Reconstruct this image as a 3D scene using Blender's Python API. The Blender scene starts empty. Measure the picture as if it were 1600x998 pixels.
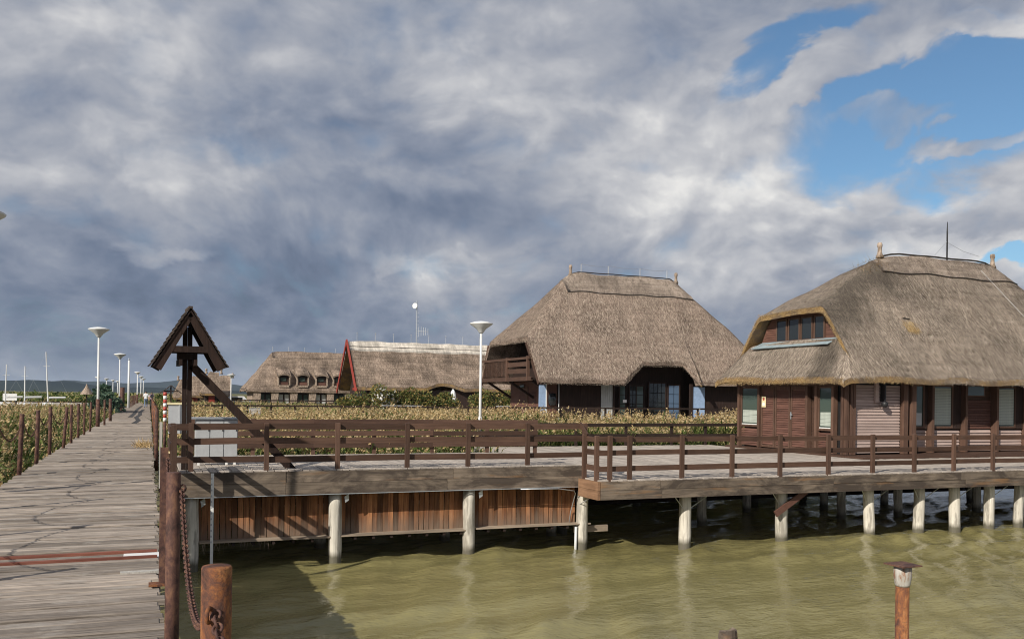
import bpy, bmesh, math, random
import numpy as np
from mathutils import Vector, Matrix
random.seed(7); RNG = np.random.default_rng(11)
R = math.radians
SC = bpy.context.scene
COL = SC.collection

# ---------------------------------------------------------------- camera
YAW = math.atan(568/1390); ROLL = R(.75)
cd = bpy.data.cameras.new('camera'); cam = bpy.data.objects.new('camera', cd); COL.objects.link(cam)
cd.sensor_width = 36; cd.lens = 36*1390/1600; cd.shift_y = (620-499)/1600
cd.clip_start = .05; cd.clip_end = 40000
cam.matrix_world = Matrix.Translation((0, 0, 1.65)) @ Matrix.Rotation(-YAW, 4, 'Z') @ Matrix.Rotation(R(90), 4, 'X') @ Matrix.Rotation(ROLL, 4, 'Z')
SC.camera = cam
SC.render.resolution_x = 1024; SC.render.resolution_y = 638
SC.view_settings.view_transform = 'Standard'; SC.view_settings.look = 'None'
SC.view_settings.exposure = 0.0; SC.view_settings.gamma = 1.0
SC.cycles.use_denoising = True; SC.cycles.filter_width = 1.05

# ---------------------------------------------------------------- sun
SUN_TO = Vector((-1.55, -.95, 1.1)).normalized()
SUN_EL = math.asin(SUN_TO.z); SUN_AZ = math.atan2(SUN_TO.x, SUN_TO.y)
sl = bpy.data.lights.new('sun', 'SUN'); sl.energy = 5.0; sl.angle = R(.5); sl.color = (1, .93, .82)
so = bpy.data.objects.new('sun', sl); COL.objects.link(so)
so.rotation_euler = (-SUN_TO).to_track_quat('-Z', 'Y').to_euler(); so.location = (-40, -10, 40)

# ---------------------------------------------------------------- node helper
class NT:
    def __init__(s, tree):
        s.t = tree; s.n = tree.nodes; s.l = tree.links
    def node(s, typ, **kw):
        nd = s.n.new(typ)
        for k, v in kw.items(): setattr(nd, k, v)
        return nd
    def put(s, sock, v):
        if v is None: return
        if isinstance(v, bpy.types.NodeSocket): s.l.new(v, sock)
        else:
            if hasattr(sock, 'default_value'):
                try: sock.default_value = v
                except Exception: sock.default_value = (*v, 1)
    def math(s, op, a, b=None, c=None, clamp=False):
        nd = s.node('ShaderNodeMath', operation=op, use_clamp=clamp)
        s.put(nd.inputs[0], a); s.put(nd.inputs[1], b)
        if c is not None: s.put(nd.inputs[2], c)
        return nd.outputs[0]
    def vm(s, op, a, b=None, out=0):
        nd = s.node('ShaderNodeVectorMath', operation=op)
        s.put(nd.inputs[0], a)
        if op == 'SCALE': s.put(nd.inputs[3], b)
        elif b is not None: s.put(nd.inputs[1], b)
        return nd.outputs[out]
    def mix(s, f, a, b, blend='MIX'):
        nd = s.node('ShaderNodeMix', data_type='RGBA', blend_type=blend)
        s.put(nd.inputs[0], f); s.put(nd.inputs[6], a); s.put(nd.inputs[7], b)
        return nd.outputs[2]
    def noise(s, vec, scale=1., detail=4., rough=.55, dist=0., out=0):
        nd = s.node('ShaderNodeTexNoise')
        s.put(nd.inputs['Vector'], vec); nd.inputs['Scale'].default_value = scale
        nd.inputs['Detail'].default_value = detail; nd.inputs['Roughness'].default_value = rough
        nd.inputs['Distortion'].default_value = dist
        return nd.outputs[out]
    def mapping(s, vec, scale=(1, 1, 1), loc=(0, 0, 0), rot=(0, 0, 0)):
        nd = s.node('ShaderNodeMapping'); s.put(nd.inputs[0], vec)
        nd.inputs[1].default_value = loc; nd.inputs[2].default_value = rot; nd.inputs[3].default_value = scale
        return nd.outputs[0]
    def ramp(s, f, stops, interp='LINEAR'):
        nd = s.node('ShaderNodeValToRGB'); cr = nd.color_ramp; cr.interpolation = interp
        while len(cr.elements) < len(stops): cr.elements.new(.5)
        for e, (p, c) in zip(cr.elements, stops):
            e.position = p; e.color = (c, c, c, 1) if isinstance(c, (int, float)) else (*c, 1)
        s.put(nd.inputs[0], f); return nd.outputs[0]
    def maprange(s, v, a, b, c=0., d=1., smooth=False):
        nd = s.node('ShaderNodeMapRange'); nd.interpolation_type = 'SMOOTHSTEP' if smooth else 'LINEAR'
        s.put(nd.inputs[0], v)
        for i, k in enumerate((a, b, c, d)): s.put(nd.inputs[i+1], k)
        return nd.outputs[0]
    def bump(s, h, strength=.3, dist=.02, normal=None):
        nd = s.node('ShaderNodeBump'); s.put(nd.inputs['Height'], h)
        nd.inputs['Strength'].default_value = strength; nd.inputs['Distance'].default_value = dist
        if normal is not None: s.put(nd.inputs['Normal'], normal)
        return nd.outputs[0]

# ---------------------------------------------------------------- world: Nishita sky with a broken cloud deck
def build_world():
    w = bpy.data.worlds.new('World'); SC.world = w; w.use_nodes = True
    N = NT(w.node_tree); N.n.clear()
    sky = N.node('ShaderNodeTexSky', sky_type='NISHITA'); sky.sun_disc = False
    sky.sun_elevation = SUN_EL; sky.sun_rotation = SUN_AZ; sky.air_density = 1.0; sky.dust_density = .4; sky.ozone_density = 2.0
    tc = N.node('ShaderNodeTexCoord'); D = N.vm('NORMALIZE', tc.outputs['Generated'])
    sx = N.node('ShaderNodeSeparateXYZ'); N.put(sx.inputs[0], D)
    zz = N.math('ADD', N.math('MAXIMUM', sx.outputs[2], 0.), .55)
    cx = N.node('ShaderNodeCombineXYZ')
    N.put(cx.inputs[0], N.math('DIVIDE', sx.outputs[0], zz)); N.put(cx.inputs[1], N.math('DIVIDE', sx.outputs[1], zz))
    N.put(cx.inputs[2], N.math('MULTIPLY', sx.outputs[2], 2.2))
    P = N.mapping(cx.outputs[0], rot=(0, 0, R(22)))
    P = N.mapping(P, scale=(2.3, 1.8, 1.2), loc=(3.7, 1.9, 0))
    warp = N.vm('SCALE', N.vm('SUBTRACT', N.noise(P, 1.2, 3, .5, out=1), (.5, .5, .5)), .42)
    P2 = N.vm('ADD', P, warp)
    L_ = (-.06, -.03, .10)
    n1 = N.noise(P2, 1.5, 7, .5); n1b = N.noise(N.vm('ADD', P2, L_), 1.5, 7, .5)
    n2 = N.noise(P2, 4.6, 6, .52); n2b = N.noise(N.vm('ADD', P2, tuple(c*.5 for c in L_)), 4.6, 6, .52)
    n0 = N.noise(P, .5, 2, .5)
    Dw = N.vm('ADD', D, N.vm('SCALE', N.vm('SUBTRACT', N.noise(P2, 2.6, 7, .55, out=1), (.5, .5, .5)), .17))
    fw = Vector((math.sin(YAW), math.cos(YAW), 0)); rt = Vector((math.cos(YAW), -math.sin(YAW), 0)); up = Vector((0, 0, 1))
    def mass(px, py, rx, ry, tilt=0., soft=0.):
        c = (fw + rt*((px-800)/1390) + up*((620-py)/1390 + (px-800)/1390*.013)).normalized()
        t1 = c.cross(up).normalized(); t2 = t1.cross(c)
        a = t1*math.cos(R(tilt)) + t2*math.sin(R(tilt)); b = -t1*math.sin(R(tilt)) + t2*math.cos(R(tilt))
        q = N.vm('SUBTRACT', Dw, tuple(c))
        u = N.vm('DOT_PRODUCT', q, tuple(a/(rx/1390)), out=1); v = N.vm('DOT_PRODUCT', q, tuple(b/(ry/1390)), out=1)
        k = N.vm('DOT_PRODUCT', q, tuple(c/(max(rx, ry)/1390)), out=1)
        r2 = N.math('ADD', N.math('ADD', N.math('MULTIPLY', u, u), N.math('MULTIPLY', v, v)), N.math('MULTIPLY', k, k))
        return N.maprange(r2, soft, 1., 1., 0., True)
    def acc(terms):
        o = None
        for wgt, m in terms:
            x = N.math('MULTIPLY', m, wgt); o = x if o is None else N.math('ADD', o, x)
        return o
    tone = N.math('ADD', .55, N.math('MULTIPLY', N.math('SUBTRACT', n1, .5), .48))
    tone = N.math('ADD', tone, N.math('MULTIPLY', N.math('SUBTRACT', n1, n1b), 1.25))
    tone = N.math('ADD', tone, N.math('MULTIPLY', N.math('SUBTRACT', n2, n2b), .55))
    tone = N.math('ADD', tone, N.math('MULTIPLY', N.math('SUBTRACT', n2, .5), .12))
    tone = N.math('ADD', tone, N.math('MULTIPLY', N.math('SUBTRACT', n0, .5), .2))
    masses = [(-.21, mass(250, 520, 1000, 150)), (-.17, mass(640, 250, 420, 120, -26)), (-.15, mass(230, 420, 420, 120)), (-.10, mass(250, 190, 330, 90, -20)),
              (-.10, mass(720, 340, 260, 90)), (.14, mass(100, 40, 420, 110)), (.15, mass(280, 250, 230, 60, -12)), (.10, mass(60, 300, 240, 60, -10)),
              (.16, mass(930, 110, 320, 130)), (.12, mass(1250, 330, 460, 150)), (.34, mass(1500, 400, 300, 60)), (.10, mass(1450, 300, 400, 90)), (.10, mass(1020, 300, 320, 140)), (.10, mass(560, 90, 300, 90)),
              (.20, mass(240, 382, 90, 22, 5)), (.12, mass(640, 410, 130, 24, -8))]
    tone = N.math('ADD', tone, acc(masses))
    opening = N.math('MAXIMUM', mass(1500, 150, 300, 128, 14, .2), N.math('MULTIPLY', mass(1240, 66, 130, 42, 30, .1), .8))
    opening = N.math('MAXIMUM', opening, mass(1590, 385, 60, 20, 0, .1))
    streak = N.math('MAXIMUM', mass(1270, 118, 230, 58, 24, .3), N.math('MULTIPLY', mass(1380, 205, 110, 24, -4, .1), .6))
    streak = N.math('MAXIMUM', streak, mass(1560, 2, 190, 28, 0, .1)); streak = N.math('MAXIMUM', streak, N.math('MULTIPLY', mass(1530, 222, 150, 26, 8, .1), .75))
    tone = N.math('ADD', tone, N.math('MULTIPLY', streak, .14))
    cov = N.math('SUBTRACT', 1., opening)
    cov = N.math('MAXIMUM', cov, streak)
    cov = N.math('ADD', cov, N.math('MULTIPLY', N.math('SUBTRACT', n2, .5), 1.3))
    cov = N.maprange(cov, .10, 1.0, 0., 1., True)
    ccol = N.ramp(tone, [(0., (.105, .14, .205)), (.2, (.16, .20, .285)), (.42, (.26, .295, .375)), (.62, (.385, .405, .46)), (.82, (.57, .575, .60)), (1., (.83, .82, .80))])
    cl = N.vm('SCALE', ccol, 1/.1)
    blue = N.mix(1., sky.outputs[0], (.74, .92, 1.0, 1), 'MULTIPLY')
    colr = N.mix(cov, blue, cl)
    bg = N.node('ShaderNodeBackground'); N.put(bg.inputs[0], colr); bg.inputs[1].default_value = .1
    out = N.node('ShaderNodeOutputWorld'); N.l.new(bg.outputs[0], out.inputs[0])
    w.cycles.sampling_method = 'MANUAL'; w.cycles.sample_map_resolution = 512
build_world()

# ---------------------------------------------------------------- materials
MATS = {}
def mat(name, rough=.8, spec=.3):
    m = bpy.data.materials.new(name); m.use_nodes = True; MATS[name] = m
    N = NT(m.node_tree); N.bsdf = m.node_tree.nodes['Principled BSDF']
    N.bsdf.inputs['Roughness'].default_value = rough
    N.bsdf.inputs['Specular IOR Level'].default_value = spec
    N.tc = N.node('ShaderNodeTexCoord'); N.obj = N.tc.outputs['Object']
    return m, N
def rnd_vec(N):
    oi = N.node('ShaderNodeObjectInfo')
    return N.vm('ADD', N.obj, N.vm('SCALE', (13.1, 7.7, 5.3), oi.outputs['Random'])), oi.outputs['Random']
def wood(name, dark, light, axis=0, grain=26., along=1.4, rough=.82, vary=.35, crack=.5, bump=.5, extra=None, spec=.25):
    m, N = mat(name, rough, spec)
    v, rn = rnd_vec(N)
    sc = [grain]*3; sc[axis] = along
    g = N.noise(N.mapping(v, tuple(sc)), 1., 6, .62, .25)
    sc2 = [grain*2.6]*3; sc2[axis] = along*.8
    g2 = N.noise(N.mapping(v, tuple(sc2)), 1., 3, .6)
    blot = N.noise(v, 1.7, 4, .6)
    f = N.maprange(N.math('ADD', N.math('MULTIPLY', g, .65), N.math('MULTIPLY', blot, .35)), .34, .66)
    c = N.mix(f, (*dark, 1), (*light, 1))
    cr = N.maprange(g2, .30, .42, 1.-crack, 1.)
    c = N.mix(1., c, N.mix(cr, (.25, .22, .2, 1), (1, 1, 1, 1)), 'MULTIPLY')
    vv = N.maprange(rn, 0, 1, 1-vary, 1+vary)
    c = N.vm('SCALE', c, vv)
    if extra: c = extra(N, c, v)
    N.put(N.bsdf.inputs['Base Color'], c)
    N.put(N.bsdf.inputs['Normal'], N.bump(N.math('ADD', g, N.math('MULTIPLY', g2, .6)), bump, .012))
    return m
def plain(name, col, rough=.6, metal=0., spec=.4, var=.12, scale=6.):
    m, N = mat(name, rough, spec); N.bsdf.inputs['Metallic'].default_value = metal
    n = N.noise(N.obj, scale, 5, .6)
    c = N.vm('SCALE', (*col,), N.maprange(n, .3, .7, 1-var, 1+var)); N.put(N.bsdf.inputs['Base Color'], c)
    return m

def stain_fascia(N, c, v):
    n = N.noise(N.mapping(v, (.8, 1, 2.2)), 1., 6, .68, .7); s = N.maprange(n, .42, .58)
    c = N.mix(N.math('MULTIPLY', s, .85), c, (.055, .042, .035, 1))
    n2 = N.noise(N.mapping(v, (.6, 2, 5)), 1., 4, .6); s2 = N.maprange(n2, .58, .68)
    return N.mix(N.math('MULTIPLY', s2, .5), c, (.30, .16, .07, 1))
def splash(N, c, v):
    geo = N.node('ShaderNodeNewGeometry'); sp = N.node('ShaderNodeSeparateXYZ'); N.put(sp.inputs[0], geo.outputs['Position'])
    h = N.math('ADD', sp.outputs[2], N.math('MULTIPLY', N.noise(N.mapping(v, (9, 9, 1.2)), 1., 4, .6), .55))
    f = N.maprange(h, -1.15, -.78, .62, 0.)
    return N.mix(f, c, (.20, .165, .13, 1))
def pilestain(N, c, v):
    geo = N.node('ShaderNodeNewGeometry'); sp = N.node('ShaderNodeSeparateXYZ'); N.put(sp.inputs[0], geo.outputs['Position'])
    n = N.noise(N.mapping(v, (7, 7, 1.1)), 1., 4, .6)
    wet = N.maprange(N.math('ADD', sp.outputs[2], N.math('MULTIPLY', n, .25)), -1.85, -1.70, .88, 0.)
    c = N.mix(wet, c, (.075, .068, .042, 1))
    pt = N.maprange(n, .52, .6, 0, .55)
    return N.mix(pt, c, (.13, .115, .095, 1))
def walk_wear(N, c, v):
    n = N.noise(v, 2.3, 5, .6); c = N.mix(N.maprange(n, .56, .7, 0, .55), c, (.43, .40, .36, 1))
    n2 = N.noise(N.mapping(v, (1.1, 30, 30)), 1., 3, .7); return N.mix(N.maprange(n2, .6, .68, 0, .8), c, (.05, .043, .04, 1))
wood('walk_plank', (.17, .14, .116), (.42, .36, .305), 0, 34, 2.4, vary=.34, crack=.8, bump=.8, extra=walk_wear)
wood('deck_plank', (.30, .26, .225), (.47, .42, .37), 1, 22, .9, vary=.18, crack=.5, bump=.4)
wood('fascia_timber', (.12, .095, .075), (.27, .215, .165), 0, 16, .9, vary=.2, crack=.7, bump=.7, extra=stain_fascia)
wood('sunlit_timber', (.17, .095, .055), (.34, .20, .12), 1, 14, 1.2, vary=.2, crack=.5)  # sunlight on the sun-facing side beam put into a brighter orange tone
wood('cladding', (.12, .042, .018), (.36, .172, .08), 2, 13, 1.2, vary=.6, crack=.75, bump=.6, extra=splash)
wood('ledge_board', (.19, .15, .115), (.42, .34, .26), 0, 18, 1., vary=.2, crack=.6)
wood('pile_wood', (.42, .39, .33), (.72, .68, .60), 2, 20, 1.0, vary=.14, crack=.75, bump=.8, extra=pilestain)
wood('rail_x', (.062, .034, .024), (.118, .068, .048), 0, 22, 1.2, vary=.3, crack=.45, bump=.45, rough=.66)
wood('rail_y', (.062, .034, .024), (.118, .068, .048), 1, 22, 1.2, vary=.3, crack=.45, bump=.45, rough=.66)
wood('rail_z', (.07, .039, .028), (.132, .077, .055), 2, 22, 1.2, vary=.3, crack=.45, bump=.45, rough=.66)
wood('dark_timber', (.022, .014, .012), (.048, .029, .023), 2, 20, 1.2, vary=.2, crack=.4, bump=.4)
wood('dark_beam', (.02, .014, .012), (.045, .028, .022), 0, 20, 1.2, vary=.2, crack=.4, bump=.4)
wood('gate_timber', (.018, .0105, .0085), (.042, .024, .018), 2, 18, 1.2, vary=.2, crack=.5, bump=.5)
wood('shingle', (.035, .026, .022), (.085, .064, .052), 1, 18, 1.5, vary=.35, crack=.5, bump=.6)
wood('louver', (.095, .046, .034), (.16, .08, .06), 1, 20, 1., vary=.16, crack=.25, bump=.2, rough=.6)
wood('shutter_slat', (.34, .255, .225), (.48, .375, .335), 0, 20, .8, vary=.12, crack=.25, bump=.2, rough=.6)
wood('red_paint', (.22, .035, .025), (.34, .06, .042), 2, 14, 1., vary=.1, crack=.2, bump=.2, rough=.55)
wood('grey_wood', (.30, .28, .25), (.52, .50, .46), 2, 18, 1., vary=.1, crack=.5)
plain('white_paint', (.78, .78, .76), .45, var=.06)
plain('lamp_metal', (.66, .67, .67), .38, .0, .5, var=.05)
plain('cabinet_grey', (.44, .455, .47), .45, var=.07)
plain('galvanised', (.52, .55, .58), .35, .6, var=.12)
plain('zinc', (.40, .50, .54), .45, .3, var=.2, scale=3)
plain('black_metal', (.02, .02, .022), .5)
plain('concrete', (.45, .43, .40), .9)
plain('quay_stone', (.42, .38, .33), .95, scale=.4, var=.15)
plain('interior', (.012, .010, .010), .9)
plain('curtain', (.46, .48, .48), .9, scale=2.)
plain('blue_curtain', (.30, .42, .62), .8)
plain('blind', (.40, .44, .39), .6)
plain('yellow_sign', (.75, .66, .40), .6)
plain('sign_red', (.42, .07, .05), .5)
plain('skin', (.55, .33, .24), .6); plain('hair', (.05, .035, .025), .7)
plain('shirt_white', (.72, .72, .74), .85); plain('shirt_pink', (.50, .36, .46), .85)
plain('jeans', (.13, .18, .28), .9); plain('dark_cloth', (.03, .03, .04), .9); plain('shoe', (.09, .08, .08), .7)
plain('boat_white', (.74, .75, .76), .35); plain('canvas', (.80, .80, .79), .85, var=.05)
plain('asphalt_patch', (.045, .043, .042), .9)
plain('rope', (.03, .025, .02), .9)

def rust_mat():
    m, N = mat('rust', .78, .3)
    v, rn = rnd_vec(N)
    n = N.noise(N.mapping(v, (12, 12, 7)), 1., 9, .7, .6); n2 = N.noise(v, 90, 5, .75)
    c = N.ramp(n, [(.34, (.035, .02, .017)), (.44, (.13, .055, .034)), (.53, (.25, .095, .035)), (.62, (.38, .17, .065)), (.72, (.22, .15, .12))])
    c = N.mix(N.maprange(n2, .48, .62, 0, .75), c, (.09, .048, .036, 1))
    N.put(N.bsdf.inputs['Base Color'], c)
    N.put(N.bsdf.inputs['Normal'], N.bump(N.math('ADD', n2, n), .55, .006))
rust_mat()
def collar_mat():
    m, N = mat('stained_collar', .85, .3)
    n = N.noise(N.mapping(N.obj, (30, 30, 9)), 1., 6, .65, .4)
    N.put(N.bsdf.inputs['Base Color'], N.ramp(n, [(.42, (.46, .44, .41)), (.56, (.36, .33, .29)), (.66, (.24, .11, .06))]))
collar_mat()
def rust_dark():
    m, N = mat('rust_dark', .75, .3)
    v, rn = rnd_vec(N)
    n = N.noise(N.mapping(v, (14, 14, 9)), 1., 8, .72, .4)
    c = N.ramp(n, [(.36, (.04, .023, .02)), (.5, (.10, .05, .04)), (.66, (.20, .105, .065))])
    N.put(N.bsdf.inputs['Base Color'], c); N.put(N.bsdf.inputs['Normal'], N.bump(n, .4, .006))
rust_dark()
wood('red_rust', (.12, .04, .028), (.26, .10, .068), 0, 14, 2., vary=.1, crack=.4)
def glass_mat(name, tint, rough=.04):
    m, N = mat(name, rough, .6)
    N.put(N.bsdf.inputs['Base Color'], (*tint, 1))
    n = N.noise(N.obj, 1.6, 2, .5); N.put(N.bsdf.inputs['Normal'], N.bump(n, .05, .02))
glass_mat('dark_glass', (.018, .022, .024)); glass_mat('grey_glass', (.06, .085, .075)); glass_mat('blue_glass', (.09, .14, .22))

def hip_band(N):
    # damp mossy growth along one hip of the near house
    sp = N.node('ShaderNodeSeparateXYZ'); N.put(sp.inputs[0], N.obj)
    n = N.noise(N.mapping(N.obj, (.9, .9, .35)), 1., 4, .6, .5)
    off = N.math('SUBTRACT', sp.outputs[1], N.math('ADD', .85, N.math('MULTIPLY', sp.outputs[0], .42)))
    off = N.math('ADD', off, N.math('MULTIPLY', N.math('SUBTRACT', n, .5), 2.2))
    band = N.maprange(N.math('ABSOLUTE', off), .1, 1.2, 1., 0., True)
    return N.math('MULTIPLY', band, N.maprange(sp.outputs[0], 4.4, 6.2, 1., 0., True))
def thatch_mat(name, dark, mid, light, moss=0., scale=1.):
    m, N = mat(name, .95, .08)
    uv = N.tc.outputs['UV']
    fib = N.noise(N.mapping(uv, (30*scale, 3.2*scale, 1)), 1., 4, .65, .3)
    spk = N.noise(N.mapping(uv, (24*scale, 13*scale, 1)), 1., 3, .6)
    clump = N.noise(N.mapping(uv, (5, 2.2, 1)), 1., 4, .6)
    big = N.noise(N.mapping(uv, (.5, .42, 1)), 1., 4, .55, .5)
    course = N.noise(N.mapping(uv, (.22, 3.0, 1)), 1., 3, .6)
    f = N.math('ADD', N.math('ADD', N.math('MULTIPLY', fib, .44), N.math('MULTIPLY', spk, .34)), N.math('ADD', N.math('MULTIPLY', clump, .12), N.math('MULTIPLY', course, .08)))
    c = N.ramp(f, [(.41, dark), (.5, mid), (.59, light)])
    c = N.vm('SCALE', c, N.maprange(big, .32, .68, .62, 1.22))
    drip = N.noise(N.mapping(uv, (2.4, .28, 1)), 1., 4, .6, .4)
    c = N.vm('SCALE', c, N.maprange(drip, .35, .6, .78, 1.06))
    c = N.vm('SCALE', c, N.maprange(course, .36, .56, .84, 1.05))
    if moss:
        streak = N.noise(N.mapping(uv, (1.2, .35, 1)), 1., 5, .6, .7)
        c = N.mix(N.maprange(streak, .46, .62, 0, moss*.7), c, (.085, .075, .062, 1))
        band = hip_band(N)
        c = N.mix(N.math('MULTIPLY', band, N.maprange(spk, .35, .6, .85, .5)), c, (.075, .066, .055, 1))
    N.put(N.bsdf.inputs['Base Color'], c)
    h = N.math('ADD', N.math('ADD', fib, N.math('MULTIPLY', spk, 1.2)), N.math('ADD', N.math('MULTIPLY', course, .9), N.math('MULTIPLY', clump, .8)))
    N.put(N.bsdf.inputs['Normal'], N.bump(h, .9, .07))
    return m
thatch_mat('thatch', (.145, .103, .08), (.35, .266, .213), (.59, .475, .395))
thatch_mat('thatch_old', (.13, .10, .078), (.36, .293, .238), (.62, .53, .44), .42)
thatch_mat('thatch_far', (.15, .112, .085), (.30, .23, .178), (.45, .355, .28), scale=.5)
thatch_mat('thatch_ridge', (.19, .15, .12), (.37, .30, .245), (.57, .48, .40))
thatch_mat('thatch_pale', (.55, .50, .43), (.68, .62, .54), (.80, .74, .66), scale=.5)
def cut_mat():
    m, N = mat('thatch_cut', .95, .05)
    n = N.noise(N.obj, 38, 5, .75); n2 = N.noise(N.obj, 1.3, 4, .6)
    c = N.ramp(n, [(.36, (.10, .06, .025)), (.5, (.33, .21, .09)), (.64, (.52, .38, .19))])
    c = N.mix(N.maprange(n2, .42, .6), c, (.17, .125, .085, 1))
    N.put(N.bsdf.inputs['Base Color'], c); N.put(N.bsdf.inputs['Normal'], N.bump(n, .8, .05))
cut_mat()
def wall_thatch():
    m, N = mat('thatch_wall', .95, .05)
    n = N.noise(N.mapping(N.obj, (9, 9, 3)), 1., 4, .65)
    N.put(N.bsdf.inputs['Base Color'], N.ramp(n, [(.38, (.19, .145, .112)), (.5, (.33, .26, .205)), (.62, (.46, .37, .30))])); N.put(N.bsdf.inputs['Normal'], N.bump(n, .8, .08))
wall_thatch()
def island_mat(name, stops, rough=.8, trans=0., moss=False):
    m, N = mat(name, rough, .2)
    g = N.node('ShaderNodeNewGeometry')
    c = N.ramp(g.outputs['Random Per Island'], stops)
    if moss: c = N.vm('SCALE', c, N.maprange(hip_band(N), 0., 1., 1., .38))
    N.put(N.bsdf.inputs['Base Color'], c)
    if trans:
        t = N.node('ShaderNodeBsdfTranslucent'); N.put(t.inputs[0], c)
        mx = N.node('ShaderNodeMixShader'); mx.inputs[0].default_value = trans
        N.l.new(N.bsdf.outputs[0], mx.inputs[1]); N.l.new(t.outputs[0], mx.inputs[2])
        N.l.new(mx.outputs[0], m.node_tree.nodes['Material Output'].inputs[0])
    return m
island_mat('straw', [(0, (.09, .066, .05)), (.4, (.285, .22, .172)), (.8, (.475, .385, .31)), (1., (.63, .53, .43))], .9)
island_mat('straw_old', [(0, (.08, .062, .048)), (.4, (.28, .228, .182)), (.8, (.50, .42, .34)), (1., (.64, .55, .45))], .9, moss=True)
island_mat('straw_gold', [(0, (.20, .125, .055)), (.5, (.42, .29, .135)), (1., (.62, .48, .28))], .9)
island_mat('reed_leaf', [(0, (.05, .085, .018)), (.4, (.11, .155, .038)), (.72, (.20, .23, .068)), (.9, (.38, .33, .14)), (1, (.54, .45, .23))], .6, .3)
island_mat('reed_plume', [(0, (.26, .17, .08)), (.4, (.44, .32, .155)), (.8, (.58, .45, .25)), (1, (.70, .58, .38))], .9, .3)
island_mat('bush_leaf', [(0, (.05, .08, .022)), (.4, (.11, .14, .04)), (.7, (.22, .19, .06)), (1, (.36, .24, .09))], .5, .25)
island_mat('blue_leaf', [(0, (.03, .06, .035)), (.5, (.06, .11, .075)), (1, (.15, .20, .13))], .5, .2)
island_mat('petal', [(0, (.75, .73, .70)), (1, (.8, .8, .78))], .7, .2)
island_mat('far_leaf', [(0, (.05, .07, .02)), (.5, (.13, .12, .04)), (1, (.28, .2, .09))], .8)

def water_mat():
    m, N = mat('lake_water', .06, .5)
    N.bsdf.inputs['IOR'].default_value = 1.333
    geo = N.node('ShaderNodeNewGeometry'); p = geo.outputs['Position']
    big = N.noise(N.mapping(p, (.16, .3, 1)), 1., 4, .6, .5)
    c = N.mix(N.maprange(big, .35, .65), (.205, .18, .075, 1), (.275, .245, .108, 1)); N.put(N.bsdf.inputs['Base Color'], c)
    a = N.noise(N.mapping(p, (2.2, 4.8, 1), rot=(0, 0, R(-20))), 1., 4, .6, .3)
    b = N.noise(N.mapping(p, (8, 17, 1), rot=(0, 0, R(-14))), 1., 3, .6, .3)
    h = N.math('ADD', a, N.math('MULTIPLY', b, .28))
    N.put(N.bsdf.inputs['Normal'], N.bump(h, .6, .06))
water_mat()
def ground_mat():
    m, N = mat('marsh_ground', .95, .1)
    geo = N.node('ShaderNodeNewGeometry'); p = geo.outputs['Position']
    n = N.noise(N.mapping(p, (.02, .008, 1)), 1., 6, .6); n2 = N.noise(p, .6, 4, .6)
    c = N.ramp(n, [(.35, (.07, .095, .03)), (.5, (.17, .14, .055)), (.65, (.10, .13, .04))])
    N.put(N.bsdf.inputs['Base Color'], N.vm('SCALE', c, N.maprange(n2, .3, .7, .7, 1.3)))
ground_mat()
def hill_mat(name, a, b):
    m, N = mat(name, 1., 0.)
    geo = N.node('ShaderNodeNewGeometry'); n = N.noise(N.mapping(geo.outputs['Position'], (.004, .004, .02)), 1., 7, .65)
    N.put(N.bsdf.inputs['Base Color'], N.ramp(n, [(.38, a), (.62, b)]))
hill_mat('hill_wood', (.010, .017, .018), (.026, .036, .030))
M = MATS

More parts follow.
